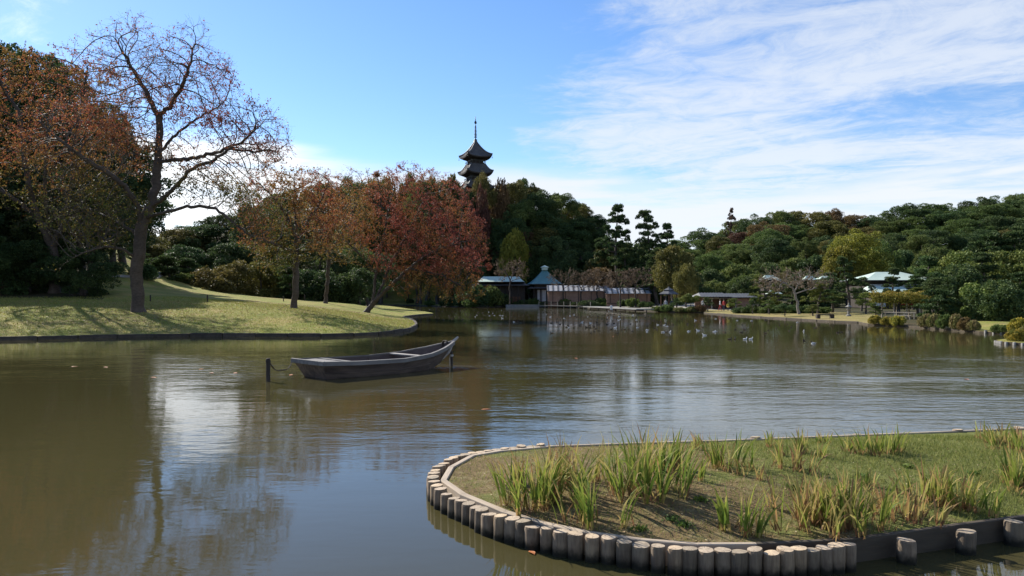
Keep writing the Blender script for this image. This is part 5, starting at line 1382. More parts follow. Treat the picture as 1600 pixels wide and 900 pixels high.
b = MB(); b.lathe([(.055, .36), (.075, .38), (.075, .42), (.055, .44)], 10); b.tube([(-.06, -.05, .38), (-.065, -.05, .0)], .014, 5); b.build('ring', M['plank'], t_)
# slack chain from the post to the stern
R_ = Matrix.Rotation(BA, 4, 'Z'); gx, bx, gh, bh, gz2, bz = SE[0]
e_ = Vector(BO) + (R_ @ Vector((gx - .03, gh * .97, gz2 - .1))); s0 = Vector((mp_[0] + .06, mp_[1], .56))
b = MB(); N_ = 34; pts_ = []
for k in range(N_ + 1):
    f = k / N_; p = s0.lerp(e_, f); p.z -= .36 * 4 * f * (1 - f) * .75 + .03 * math.sin(f * 9); pts_.append(p)
for k in range(N_):
    c = (pts_[k] + pts_[k + 1]) / 2; dv = (pts_[k + 1] - pts_[k]); u_ = dv.normalized(); w_ = u_.cross(Vector((0, 0, 1)) if k % 2 else Vector((0.3, 1, 0))).normalized()
    b.tube([c + u_ * .028 * math.cos(a) + w_ * .017 * math.sin(a) for a in np.linspace(0, 2 * math.pi, 9)], .010, 4, 0, False)
tag(b.build('mooring_chain', M['dark_wood']), 'slack rusty chain hanging between the mooring post and the boat stern', 'chain')

# ------------------------------------------------------------------ near island
ZT = 0.24
LOGS = [(1325, 851), (1305, 853), (1287, 855), (1267, 856), (1247, 857), (1228, 859), (1205, 861), (1178, 860), (1154, 860), (1129, 858), (1102, 859), (1077, 857), (1055, 856), (1028, 853), (1001, 848), (975, 845), (950, 840), (925, 838), (900, 834), (877, 830), (855, 825), (833, 820), (817, 815), (800, 811), (781, 807), (764, 801), (752, 796), (743, 790), (732, 785), (721, 780), (709, 776), (697, 770), (688, 763.5), (682, 758), (678, 752.5), (676, 747.5), (676, 742.5), (677.5, 738), (680, 733.5), (683.5, 729.5), (688, 725.5), (693.5, 721.5), (700, 718), (708, 714.5), (717, 711.5), (727, 709), (738, 706.8), (750, 704.8), (762, 703), (775, 701.3), (788, 699.8), (801, 698.4), (815, 697.2), (829, 696.1), (844, 695.1)]
POSTS = [(1416, 840), (1509, 827), (1584, 815), (1668, 801), (1762, 788)]
BPOSTS = [(1180, 683), (1340, 677), (1496, 671.5), (1592, 666.5)]
BEAM = [(1790, 772), (1600, 804), (1490, 818), (1325, 840), (1180, 847), (1090, 847.5), (1000, 840), (912, 828), (850, 815), (790, 797), (724, 770), (693, 748.5), (705, 728), (738, 710), (783, 702.5), (860, 695.5), (1000, 690.5), (1117, 687), (1300, 679.8), (1450, 674), (1600, 668), (1810, 659)]
BW = [np.array((22.0, 14.0))] + [np.array(P(x, y, ZT)[:2]) for x, y in BEAM] + [np.array((22.0, 16.2))]
def log_bm(r, h, seed):
    rr = random.Random(seed); b = MB(); k = rr.uniform(0, 6)
    n = 14; prof = [(r * 1.0, -0.9), (r * 1.02, -.2), (r, .0), (r, h - .02), (r * .93, h), (r * .45, h + .002), (0, h + .003)]
    for i in range(1): pass
    v = []; tlt = (rr.uniform(-.09, .09), rr.uniform(-.09, .09))
    for q, (pr, z) in enumerate(prof):
        for j in range(n):
            a = 2 * math.pi * j / n; w = 1 + .05 * math.sin(2 * a + k) + .03 * math.sin(3 * a + 2 * k)
            x, y = pr * w * math.cos(a), pr * w * math.sin(a)
            v.append((x + tlt[0] * z * .3, y + tlt[1] * z * .3, z + (x * tlt[0] + y * tlt[1] if q > 2 else 0)))
    f = [(i * n + j, i * n + (j + 1) % n, (i + 1) * n + (j + 1) % n, (i + 1) * n + j) for i in range(len(prof) - 1) for j in range(n)]
    b.v = v; b.f = f; b.m = [0 if i // n < 4 else 1 for i in range(len(f))]; b.sm = [i // n < 3 for i in range(len(f))]
    return b
def wood_mat(name, c1, c2, top=False):
    m_, t, out = new_mat(name)
    tcn = t.node('ShaderNodeTexCoord').outputs['Object']; oi = t.node('ShaderNodeObjectInfo').outputs['Random']
    off_ = t.node('ShaderNodeVectorMath', {0: tcn, 1: t.vec(t.m('MULTIPLY', oi, 37.0), t.m('MULTIPLY', oi, 91.0), 0.0)}, operation='ADD').outputs[0]
    if top:
        s3 = t.node('ShaderNodeSeparateXYZ', {0: tcn}).outputs
        rr_ = t.m('SQRT', t.m('ADD', t.m('MULTIPLY', s3[0], s3[0]), t.m('MULTIPLY', s3[1], s3[1])))
        rings = t.m('SINE', t.m('MULTIPLY', t.m('ADD', rr_, t.m('MULTIPLY', t.noise(off_, 12, 3), .02)), 520.0))
        ang_ = t.m('ARCTAN2', s3[1], s3[0])
        crk = t.ss(t.noise(t.vec(t.m('MULTIPLY', t.m('COSINE', ang_), 2.5), t.m('MULTIPLY', t.m('SINE', ang_), 2.5), t.m('MULTIPLY', oi, 50.0)), 2.2, 1), .60, .66)
        n = t.m('ADD', t.m('MULTIPLY', t.noise(off_, 22, 5, .6), .8), t.m('MULTIPLY', rings, .10))
        n = t.m('ADD', n, t.m('MULTIPLY', t.m('MULTIPLY', crk, t.ss(rr_, .005, .05)), .5))
    else:
        mp = t.node('ShaderNodeMapping', {'Vector': off_, 'Scale': (1, 1, .12)}).outputs[0]
        n = t.m('ADD', t.m('MULTIPLY', t.noise(mp, 38, 5, .65), .6), t.m('MULTIPLY', t.noise(off_, 5, 3), .4))
    c = t.mix(t.ss(n, .36, .64), (*c1, 1), (*c2, 1))
    c = t.mix(1.0, c, t.ramp(oi, [(0, (.68, .70, .70)), (.5, (1, 1, 1)), (1, (1.25, 1.2, 1.1))]), 'MULTIPLY')
    if not top:   # waterline stain and painted-in shade together darken each log's foot
        z_ = t.node('ShaderNodeSeparateXYZ', {0: t.node('ShaderNodeNewGeometry').outputs['Position']}).outputs[2]
        wet_shade = t.ss(t.m('ADD', z_, t.m('MULTIPLY', t.noise(off_, 18, 3), .09)), .18, .07)
        c = t.mix(wet_shade, c, (.018, .017, .012, 1))
    b_ = t.node('ShaderNodeBsdfPrincipled', {'Base Color': c, 'Roughness': .85, 'Specular IOR Level': .2})
    bn = t.node('ShaderNodeBump', {'Height': n, 'Strength': .8, 'Distance': .006}); t.l.new(bn.outputs[0], b_.inputs['Normal'])
    t.l.new(b_.outputs[0], out.inputs[0]); return m_
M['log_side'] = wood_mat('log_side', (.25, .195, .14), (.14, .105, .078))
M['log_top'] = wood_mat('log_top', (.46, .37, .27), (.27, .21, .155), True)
M['beam'] = mat('beam', (.44, .36, .27), (.30, .245, .185), 5, .85, .004, 20, (.3, 2, 2), vary=.12)
M['board'] = mat('board', (.085, .068, .05), (.05, .04, .03), 5, .85, .004, 20, (.3, 2, 2))  # front boards: shade on their faces is mixed into the dark stained wood
def log(px, py, label, group, r=None, h=None, seed=0):
    q = P(px, py, ZT); rr = random.Random(seed)
    r = r or 0.080 + rr.uniform(-.010, .009)
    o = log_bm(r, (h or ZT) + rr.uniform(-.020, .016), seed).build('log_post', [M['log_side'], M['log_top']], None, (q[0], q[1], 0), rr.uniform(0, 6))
    tag(o, label, 'log post', group)
for i, (px, py) in enumerate(LOGS):
    if i < 30: lab = 'upright log in the tight front row of the near island, %s from its right end' % nth(i)
    elif i < 45: lab = 'upright log round the left tip of the near island, %s from the front row' % nth(i - 30)
    else: lab = 'upright log in the tight back row of the near island, %s from the left tip' % nth(i - 45)
    log(px, py, lab, 'logs edging the near island', seed=i + 1)
for i, (px, py) in enumerate(POSTS):
    log(px, py, 'separate round log post before the dark boards of the island, %s from the tight row' % nth(i), 'spaced posts of the near island', .088, None, 200 + i)
for i, (px, py) in enumerate(BPOSTS):
    log(px, py, 'spaced log post behind the far edge of the near island, %s from the left' % nth(i), 'spaced posts of the near island', .08, None, 220 + i)
cen = np.array([4.0, 9.3])
for i in range(len(BW) - 1):
    a, c = BW[i], BW[i + 1]; L = np.linalg.norm(c - a); an = math.atan2(*(c - a)[::-1]); mid = (a + c) / 2
    wd_ = .085 if 8 <= i <= 15 else .065
    b = MB(); b.box((0, 0, 0), (L + .03, wd_, .42), 0, 0, .008)
    side = 'front' if i < 11 else 'left' if i < 15 else 'back'
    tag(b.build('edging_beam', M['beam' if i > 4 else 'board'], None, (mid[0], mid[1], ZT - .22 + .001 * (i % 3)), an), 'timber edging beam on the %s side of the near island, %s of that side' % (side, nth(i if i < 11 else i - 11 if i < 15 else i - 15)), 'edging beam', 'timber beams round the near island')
IR = np.array(BW)[::-1]
BWA = np.array(BW)
def isl_h(xy):
    xy = np.atleast_2d(xy); s = dist_poly(xy, BWA)
    n_ = 0.02 * np.sin(xy[:, 0] * 2.1) * np.sin(xy[:, 1] * 2.7) + .012 * np.sin(xy[:, 0] * 6.3 + 1) * np.sin(xy[:, 1] * 5.1)
    return ZT - .035 + 0.14 * sstep(0, 1.6, s) + n_ * sstep(0, .4, s)
gx_, gy_ = np.meshgrid(np.arange(-1.5, 22, .16), np.arange(5, 16.3, .16)); ip = np.stack([gx_.ravel(), gy_.ravel()], 1) + rg.uniform(-.05, .05, (gx_.size, 2))
ip = ip[inside(ip, IR)]; ip = ip[dist_poly(ip, np.vstack([IR, IR[:1]])) > .1]
m_, t, out = new_mat('island_soil')
pos = t.node('ShaderNodeNewGeometry').outputs['Position']
s3 = t.node('ShaderNodeSeparateXYZ', {0: pos}).outputs
n1_ = t.noise(pos, 1.4, 5, .65); n2_ = t.noise(pos, 34, 5, .7); n3_ = t.noise(pos, 7, 4, .6)
soil = t.mix(t.ss(n2_, .35, .65), (.19, .135, .065, 1), (.105, .076, .038, 1))
soil = t.mix(t.ss(n3_, .5, .66), soil, (.20, .16, .08, 1))
grs = t.mix(t.ss(n2_, .35, .62), (.17, .18, .055, 1), (.11, .12, .035, 1))
gm = t.m('ADD', t.m('ADD', n1_, 0.02), t.m('ADD', t.m('MULTIPLY', t.ss(s3[0], 1.5, 7.0), .30), t.m('MULTIPLY', t.ss(s3[1], 7.6, 9.5), .06)))
c = t.mix(t.ss(gm, .56, .72), soil, grs)
b_ = t.node('ShaderNodeBsdfPrincipled', {'Base Color': c, 'Roughness': .95, 'Specular IOR Level': .1})
bn = t.node('ShaderNodeBump', {'Height': t.m('ADD', t.m('MULTIPLY', n2_, .6), n3_), 'Strength': 1, 'Distance': .03}); t.l.new(bn.outputs[0], b_.inputs['Normal'])
t.l.new(b_.outputs[0], out.inputs[0]); M['island_soil'] = m_
tag(link('island_ground', cdt_mesh('island_ground', IR, ip, isl_h, [M['island_soil']])), kind='structure')
# short grass
rng = np.random.default_rng(21)
n = 190000
q = np.stack([rng.uniform(-1.2, 12, n), rng.uniform(5.6, 12.5, n)], 1)
nz = .5 + .22 * np.sin(q[:, 0] * 2.3 + 1.3 * np.sin(q[:, 1] * 1.7)) + .22 * np.sin(q[:, 1] * 3.1 + np.sin(q[:, 0] * 2.9) * 1.5) + .16 * np.sin(q[:, 0] * 7 + q[:, 1] * 5)
dens = np.clip(nz * .55 - .20 + .75 * sstep(.8, 6.0, q[:, 0] + (q[:, 1] - 8.5) * .5), .28, 1)
q = q[(rng.uniform(0, 1, n) < dens)]
q = q[inside(q, IR)]; q = q[dist_poly(q, BWA) > .06]; q = q[q[:, 0] < q[:, 1] * .9 + 1]
zz = isl_h(q); n = len(q)
hh = rng.uniform(.018, .06, n) * (1 + .5 * sstep(2, 7, q[:, 0])); th = rng.uniform(0, 6.28, n); w_ = .0028 + .0022 * rng.uniform(0, 1, n)
lean = rng.normal(0, .45, (n, 2)) * hh[:, None]
side = np.stack([np.cos(th) * w_, np.sin(th) * w_, np.zeros(n)], 1); b0 = np.column_stack([q, zz - .005]); tp = b0 + np.column_stack([lean, hh])
V = np.stack([b0 - side, b0 + side, tp], 1)
GM = leaf_mat('grass_blades', [(.10, .13, .03), (.16, .185, .045), (.24, .235, .065), (.36, .29, .13)], .35)
GM2 = GM
tag(link('grass', poly_mesh('grass', V, 3, GM, np.clip(rng.normal(.38, .22, n) + .18 * (1 - sstep(1, 5, q[:, 0])), 0, 1))), 'short patchy grass on the near island', 'grass', kind='stuff')
# crumbs of dead leaf on the soil
n = 5200; q = np.stack([rng.uniform(-1, 9, n), rng.uniform(5.8, 11.5, n)], 1); q = q[inside(q, IR)]; q = q[dist_poly(q, BWA) > .08]; n = len(q)
LIT = leaf_mat('leaf_litter', [(.10, .06, .035), (.20, .12, .06), (.34, .25, .14), (.45, .36, .22)], .1)
V = leaves(np.column_stack([q, isl_h(q) + .008]), .035, .02, rng); V[:, :, 2] = (V[:, :, 2] - V[:, :, 2].mean(1, keepdims=True)) * .3 + V[:, :, 2].mean(1, keepdims=True)
tag(link('leaf_litter', poly_mesh('leaf_litter', V, 4, LIT, rng.uniform(0, 1, n))), 'crumbs of dead leaf on the island soil', 'leaf litter', kind='stuff')
# iris clumps
IM = leaf_mat('iris_leaf', [(.055, .10, .020), (.12, .18, .030), (.22, .26, .045), (.40, .33, .11), (.34, .20, .09), (.17, .09, .05)], .38, .45, .0)
def iris(px, py, h_px, n, tone0, spread, label, seed, wide=1.0, lean=0.0):
    rng = np.random.default_rng(seed); q0 = np.array(P(px, py, .33)); d = q0[1]; q0[2] = isl_h([(q0[0], q0[1])])[0]
    Hm = h_px * d / F * 1.0
    V = []; T = []
    nf = max(1, int(n / 5)); fans = rng.normal(0, spread * 1.3, (nf, 2))
    def blade(bx, by, H, a, bend, w, tn, brown, droop):
        k = 6; ca, sa = math.cos(a), math.sin(a); c = np.array([bx, by, 0.0]); prev = None
        rows = []
        ang = bend * .25
        p = c.copy(); seg = H / k
        wa = rng.uniform(0, 6.28)
        for i in range(k + 1):
            f = i / k; ww = w * (1 - f ** 2.2) * (0.75 + .5 * min(f * 3, 1)) + .0006
            rows.append((p.copy(), ww)); ang += bend * (.05 + f * .55) / k * 2 + (droop * f ** 3)
            ang = min(ang, 2.6)
            p = p + np.array([math.sin(ang) * ca, math.sin(ang) * sa, math.cos(ang)]) * seg
            if p[2] < -.0: p[2] = 0.004
        s = np.array([math.cos(wa), math.sin(wa), 0])
        for i in range(k):
            (p0, w0), (p1, w1) = rows[i], rows[i + 1]
            V.append([p0 - s * w0, p0 + s * w0, p1 + s * w1, p1 - s * w1])
            T.append(tn + brown * max(0, (i + 1) / k - .45) * 1.3 + (.35 if i == 0 else 0))
    for k in range(int(n * 1.35)):
        f = fans[k % nf]; o_ = f + rng.normal(0, .03, 2); r_ = np.linalg.norm(o_)
        a = math.atan2(o_[1], o_[0]) + rng.normal(0, 1.0); H = Hm * rng.uniform(.55, 1.08)
        bend = abs(rng.normal(.32, .42)) + r_ * 1.3
        droop = rng.uniform(.25, .9) if rng.uniform() < .36 else 0
        tn = tone0 + .07 + rng.normal(0, .13); 
        if lean: a = a * .5
        blade(o_[0], o_[1], H, a, bend, .0112 * wide * rng.uniform(.5, 1.25), tn, rng.uniform(.1, .75) if rng.uniform() < .7 else .0, droop)
    for k in range(int(n * .85)):   # dead leaves round the foot
        f = fans[k % nf]; o_ = f + rng.normal(0, .05, 2); a = rng.uniform(0, 6.28)
        blade(o_[0], o_[1], Hm * rng.uniform(.2, .55), a, rng.uniform(.9, 2.0), .008 * rng.uniform(.5, 1.1), rng.uniform(.6, .95), .1, .1)
    me = poly_mesh('leaves', np.array(V), 4, IM, np.clip(np.array(T), 0, 1))
    t_ = thing('iris_plant', label, 'plant', tuple(q0), 0, 'iris clumps on the near island'); link('leaves', me, t_)
IR_ = [
 (843, 775, 102, 100, .22, .17, 'tallest dense green iris clump nearest the left tip of the island', 1.1),
 (806, 745, 58, 26, .35, .09, 'small browning iris tuft at the left shoulder of the first dense clump'),
 (900, 757, 84, 62, .38, .12, 'yellowing iris clump just behind and right of the leftmost dense clump'),
 (936, 806, 92, 46, .18, .09, 'pale green upright iris clump nearest the front logs on the left'),
 (1000, 772, 108, 120, .20, .17, 'largest tall green iris clump in the middle left of the island'),
 (1036, 733, 66, 52, .24, .12, 'dense short iris clump behind the largest green clump'),
 (1130, 731, 60, 44, .22, .10, 'green iris clump at the back, centre left'),
 (1092, 702, 34, 18, .45, .07, 'thin reddish iris sprigs at the back edge, left of centre'),
 (1086, 756, 42, 14, .25, .05, 'little iris sprout between the largest green and the pale fanned clump'),
 (1166, 812, 84, 26, .16, .07, 'sparse pale green iris fanning to the right near the front', 1.5),
 (1262, 806, 84, 90, .45, .16, 'brown and green iris clump at the front centre, left half'),
 (1322, 806, 92, 90, .32, .16, 'broad dark iris clump at the front centre leaning to the right', 1.1),
 (1228, 737, 56, 26, .55, .10, 'dry orange iris clump behind the front centre clumps'),
 (1257, 712, 40, 34, .30, .10, 'low iris clump at the back beside the dry orange one'),
 (1205, 694, 28, 14, .35, .06, 'tiny iris tuft at the back edge, centre'),
 (1290, 688, 22, 12, .35, .05, 'tiny iris tuft at the back edge, right of centre'),
 (1378, 711, 46, 54, .24, .13, 'compact green iris clump at the back on the greenest grass'),
 (1412, 797, 60, 50, .55, .13, 'straw coloured withered iris clump right of the broad dark clump'),
 (1462, 775, 70, 62, .42, .14, 'mixed green and straw iris clump in the right middle'),
 (1506, 782, 66, 30, .26, .10, 'thin green iris leaning right, beside the mixed clump', 1.3),
 (1555, 694, 36, 44, .42, .14, 'browning iris clump at the back right edge'),
 (1592, 752, 74, 60, .30, .13, 'iris clump cut by the right frame edge'),
 (1596, 706, 44, 40, .35, .12, 'iris clump behind the one cut by the frame edge'),
 (1340, 760, 36, 16, .3, .06, 'small iris sprout behind the broad dark clump'),
 (1180, 752, 34, 14, .6, .06, 'small dry iris sprout behind the pale fanned one'),
]
for i, a in enumerate(IR_): iris(*a[:7], seed=300 + i, wide=a[7] if len(a) > 7 else 1.0)
# low weeds
WM = leaf_mat('weed_leaf', [(.05, .09, .02), (.09, .15, .03), (.15, .21, .04)], .3)
for i, (px, py) in enumerate([(1050, 800), (1345, 748), (1068, 806), (1000, 812), (1240, 765), (1420, 730), (985, 720), (1095, 780), (1520, 740)]):
    q0 = P(px, py, .33); z = isl_h([(q0[0], q0[1])])[0]; r_ = np.random.default_rng(i); n = 60
    c = np.column_stack([r_.normal(0, .045, (n, 2)), abs(r_.normal(.02, .012, n))])
    o = link('weed', poly_mesh('weed', leaves(c, .05, .026, r_), 4, WM, r_.uniform(0, 1, n)), None, (q0[0], q0[1], z))
    tag(o, 'low green weed on the island %s' % ['near the front logs below the largest iris clump', 'behind the broad dark iris clump', 'right of the pale upright iris clump near the logs', 'close to the front logs, left of centre', 'between the dry orange and front centre clumps', 'on green grass right of centre', 'left of the dense short iris clump', 'beside the little iris sprout', 'in the greenest grass at the right'][i], 'weed', 'low weeds on the near island')

# ------------------------------------------------------------------ left lawn: rope posts, props, fallen leaves
for i, (px, py, h_px) in enumerate([(109, 463, 9), (152, 463, 9), (235, 471, 10), (324, 472, 11), (443, 471, 8), (476, 470, 10), (489, 469, 9), (499.5, 467.5, 8), (519, 466.5, 8), (527, 466, 7.5), (534, 466.5, 8), (548, 465.5, 7)]):
    g = G(px, py); h = h_px * g[1] / F; b = MB(); b.lathe([(.06, -.3), (.06, h - .03), (.045, h), (0, h)], 8)
    tag(b.build('rope_post', M['dark_wood'], None, g), 'short dark stake on the left lawn, %s from the frame edge' % nth(i), 'stake', 'short stakes on the left lawn')
for i, (a_px, a_py, b_px, b_py) in enumerate([(396, 441, 420, 404), (392, 440, 404, 418)]):
    g = G(a_px, a_py); q = (X(b_px, g[1]), g[1] + .3, Z(b_py, g[1])); b = MB(); b.tube([(0, 0, -.1), tuple(Vector(q) - Vector(g))], .05, 6)
    tag(b.build('prop_pole', M['pale_wood'], None, g), ['long pale pole leaning behind the left lawn', 'shorter pale pole leaning beside the long one behind the left lawn'][i], 'pole')
g = G(434, 485.5); b = MB(); b.tube([(0, 0, .02), (.7, .3, .45), (.95, .4, .5)], [.02, .015, .008], 5)
tag(b.build('fallen_branch', M['bark'], None, g), 'thin fallen branch beside the upright cherry trunk', 'branch')
rng = np.random.default_rng(33); n = 60000
q = np.stack([rng.uniform(-45, -5, n), rng.uniform(35, 78, n)], 1)
ok = inside(q, LANDRING); q = q[ok]; s_ = dist_poly(q, SH); q = q[(s_ > .3) & (s_ < 18)]
dn_ = np.exp(-np.minimum.reduce([np.hypot(q[:, 0] - a, q[:, 1] - b_) for a, b_ in ((t1[1][0], t1[1][1]), (t3[1][0], t3[1][1]), (t4[1][0], t4[1][1]), (t5[1][0], t5[1][1]))]) / 9)
q = q[rng.uniform(0, 1, len(q)) < .10 + dn_ * 1.3]; n = len(q)
V = leaves(np.column_stack([q, heights(q) + .03]), .11, .07, rng); m0 = V[:, :, 2].mean(1, keepdims=True); V[:, :, 2] = (V[:, :, 2] - m0) * .35 + m0
LF = leaf_mat('fallen_leaf', [(.12, .06, .03), (.30, .14, .05), (.42, .30, .12), (.55, .48, .30)], .15)
tag(link('fallen_leaves', poly_mesh('fallen_leaves', V, 4, LF, rng.uniform(0, 1, n))), 'fallen cherry leaves scattered over the left lawn', 'fallen leaves', kind='stuff')
n = 90000; q = np.stack([rng.uniform(-48, -4, n), rng.uniform(34, 72, n)], 1)
q = q[inside(q, LANDRING)]; s_ = dist_poly(q, SH); q = q[(s_ > .15) & (s_ < 22)]; n = len(q)
hh = rng.uniform(.05, .13, n); b0 = np.column_stack([q, heights(q) - .01]); a = rng.uniform(0, 6.28, n); side = np.stack([np.cos(a) * .02, np.sin(a) * .02, np.zeros(n)], 1)
tp = b0 + np.column_stack([rng.normal(0, .04, (n, 2)), hh])
GM3 = leaf_mat('lawn_blades', [(.14, .17, .035), (.22, .24, .05), (.32, .29, .09), (.38, .32, .14)], .35)
tag(link('lawn_grass', poly_mesh('lawn_grass', np.stack([b0 - side, b0 + side, tp], 1), 3, GM3, np.clip(rng.normal(.4, .25, n), 0, 1))), 'rough autumn grass of the left lawn', 'grass', kind='stuff')
# floating leaves
FL = mat('floating_leaf', (.42, .16, .06), (.35, .12, .04), 8, .6)
for i, (px, py) in enumerate([(831, 864), (315, 577), (330, 583), (368, 583), (958, 526), (117, 573), (1510, 593), (900, 560), (455, 586), (240, 590), (760, 640), (165, 574)]):
    q0 = P(px, py); rr = random.Random(i); L = .07 if q0[1] < 12 else .12; b = MB()
    v = [(-L, 0, .0), (-L * .3, L * .45, .012), (L * .5, L * .35, .01), (L * 1.1, 0, .004), (L * .5, -L * .35, .014), (-L * .3, -L * .45, .008)]
    b.add(v, [tuple(range(5, -1, -1))]); tag(b.build('floating_leaf', FL, None, (q0[0], q0[1], .004), rr.uniform(0, 6)),
        'orange leaf floating %s' % ['just off the front logs of the near island', 'left of the boat, in the bright reflection', 'left of the boat, beside its twin in the bright reflection', 'a little left of the mooring post', 'in open water right of the boat', 'in dark water far left', 'in dark water at the right', 'in open water just right of the bow', 'against the boat stern', 'in the middle of the left water', 'in open water behind the island tip', 'in dark water far left, beside another'][i], 'leaf', 'floating leaves')

# ------------------------------------------------------------------ water birds
def bird_mesh(name, cols, up=False):
    b = MB()
    b.blob((0, 0, .07), (.20, .095, .085), 12, 8, 0)
    b.add([(-.16, -.05, .09), (-.16, .05, .09), (-.30, .025, .15), (-.30, -.025, .15), (-.16, 0, .05)], [(0, 1, 2, 3), (3, 2, 4), (0, 3, 4), (1, 4, 2)], 1)
    for s_ in (-1, 1): b.blob((-.03, s_ * .065, .09), (.15, .03, .055), 10, 6, 1)
    b.tube([(.13, 0, .10), (.175, 0, .16), (.19, 0, .22)], [.05, .038, .035], 8, 2)
    b.blob((.205, 0, .245), (.052, .042, .042), 9, 6, 2)
    b.tube([(.245, 0, .24), (.31, 0, .228)], [.016, .008], 5, 3)
    return b.mesh(name, cols)
def flat(name, c, r=.7): return mat(name, c, [v * .8 for v in c], 20, r)
K = {k: flat('plumage_' + k, c) for k, c in {'black': (.02, .02, .02), 'brown': (.10, .07, .045), 'grey': (.28, .28, .28), 'white': (.78, .78, .76), 'green': (.02, .06, .04), 'bill': (.45, .28, .05), 'ash': (.45, .46, .48)}.items()}
dark = bird_mesh('duck', [K['black'], K['brown'], K['black'], K['bill']]); brown = bird_mesh('duck', [K['brown'], K['brown'], K['green'], K['bill']])
mixed = bird_mesh('duck', [K['white'], K['grey'], K['black'], K['bill']]); gull = bird_mesh('gull', [K['white'], K['ash'], K['white'], K['bill']])
def bird(px, py, me, name, label, cat, group, s=1.0, k=0):
    q0 = P(px, py); o = link(name, me, None, (q0[0], q0[1], -.02), random.Random(k * 3 + 1).choice([0, .3, 2.9, 3.3, 1.0, 4.0])); o.scale = (s, s, s); tag(o, label, cat, group)
near_b = [(1164, 530.5, gull, 'left white gull of the close pair on open water'), (1173, 530.5, gull, 'right white gull of the close pair on open water'), (1101, 524.5, gull, 'white gull alone, up left of the close pair'), (1047, 519.5, gull, 'white gull beside a pale duck in mid water'), (1091, 517, gull, 'white gull right of the mid-water group'), (1271, 537, mixed, 'white-sided duck alone at the right, nearest of all the birds'), (1256, 533, dark, 'dark duck just behind the nearest white-sided duck'), (961, 513, gull, 'upright white gull among the dark ducks'), (1011, 516, mixed, 'white-sided duck between two loose groups'), (909, 504, gull, 'white gull at the head of a long wake'), (886, 511.5, dark, 'dark duck at the left end of the line of dark ducks'), (897, 512.5, dark, 'second dark duck of the line from its left end'), (916, 512, dark, 'third dark duck of the line from its left end'), (922, 512.5, dark, 'fourth dark duck of the line from its left end'), (931, 514, dark, 'fifth dark duck of the line from its left end'), (955, 515, dark, 'dark duck left of the upright gull'), (976, 515, brown, 'brown duck right of the upright gull'), (1118, 518.5, mixed, 'pale-sided duck trailing a short wake'), (1140, 530.5, dark, 'dark duck left of the close pair of gulls'), (1148, 530, brown, 'brown duck touching the close pair of gulls'), (1196, 521, brown, 'brown duck with a wake, right of centre'), (1076, 518, mixed, 'white-sided duck left of the mid-water gull'), (1036, 519.5, mixed, 'pale duck beside the mid-water gull'), (1158, 520, dark, 'dark duck alone between the wakes')]
for i, (px, py, me, lab) in enumerate(near_b): bird(px, py, me, 'gull' if me is gull else 'duck', lab, 'gull' if me is gull else 'duck', 'water birds on the pond', .62, i)
rb_ = random.Random(4)
kinds = [(dark, 'duck', 'small dark duck in the scattered far flock'), (mixed, 'duck', 'small white-sided duck in the scattered far flock'), (gull, 'gull', 'small white gull in the scattered far flock'), (brown, 'duck', 'small brown duck in the scattered far flock')]
gp = {id(dark): 'far dark ducks', id(mixed): 'far white-sided ducks', id(gull): 'far white gulls', id(brown): 'far brown ducks'}
seen = []
for i in range(255):
    for _ in range(30):
        if i < 175: px, py = rb_.uniform(665, 1010), 484 + abs(rb_.gauss(0, 1)) * 8
        else: px, py = rb_.uniform(860, 1320), rb_.uniform(494, 521)
        if all(abs(px - a) > 3.5 or abs(py - c) > 1.5 for a, c in seen) and not inside([P(px, py)[:2]], LANDRING)[0] and dist_poly([P(px, py)[:2]], SH)[0] > 3: break
    seen.append((px, py)); me, nm, lab = rb_.choices(kinds, [12, 1.2, 1.4, 3])[0]
    bird(px, py, me, nm, lab, nm, gp[id(me)], rb_.uniform(.42, .6), i + 50)
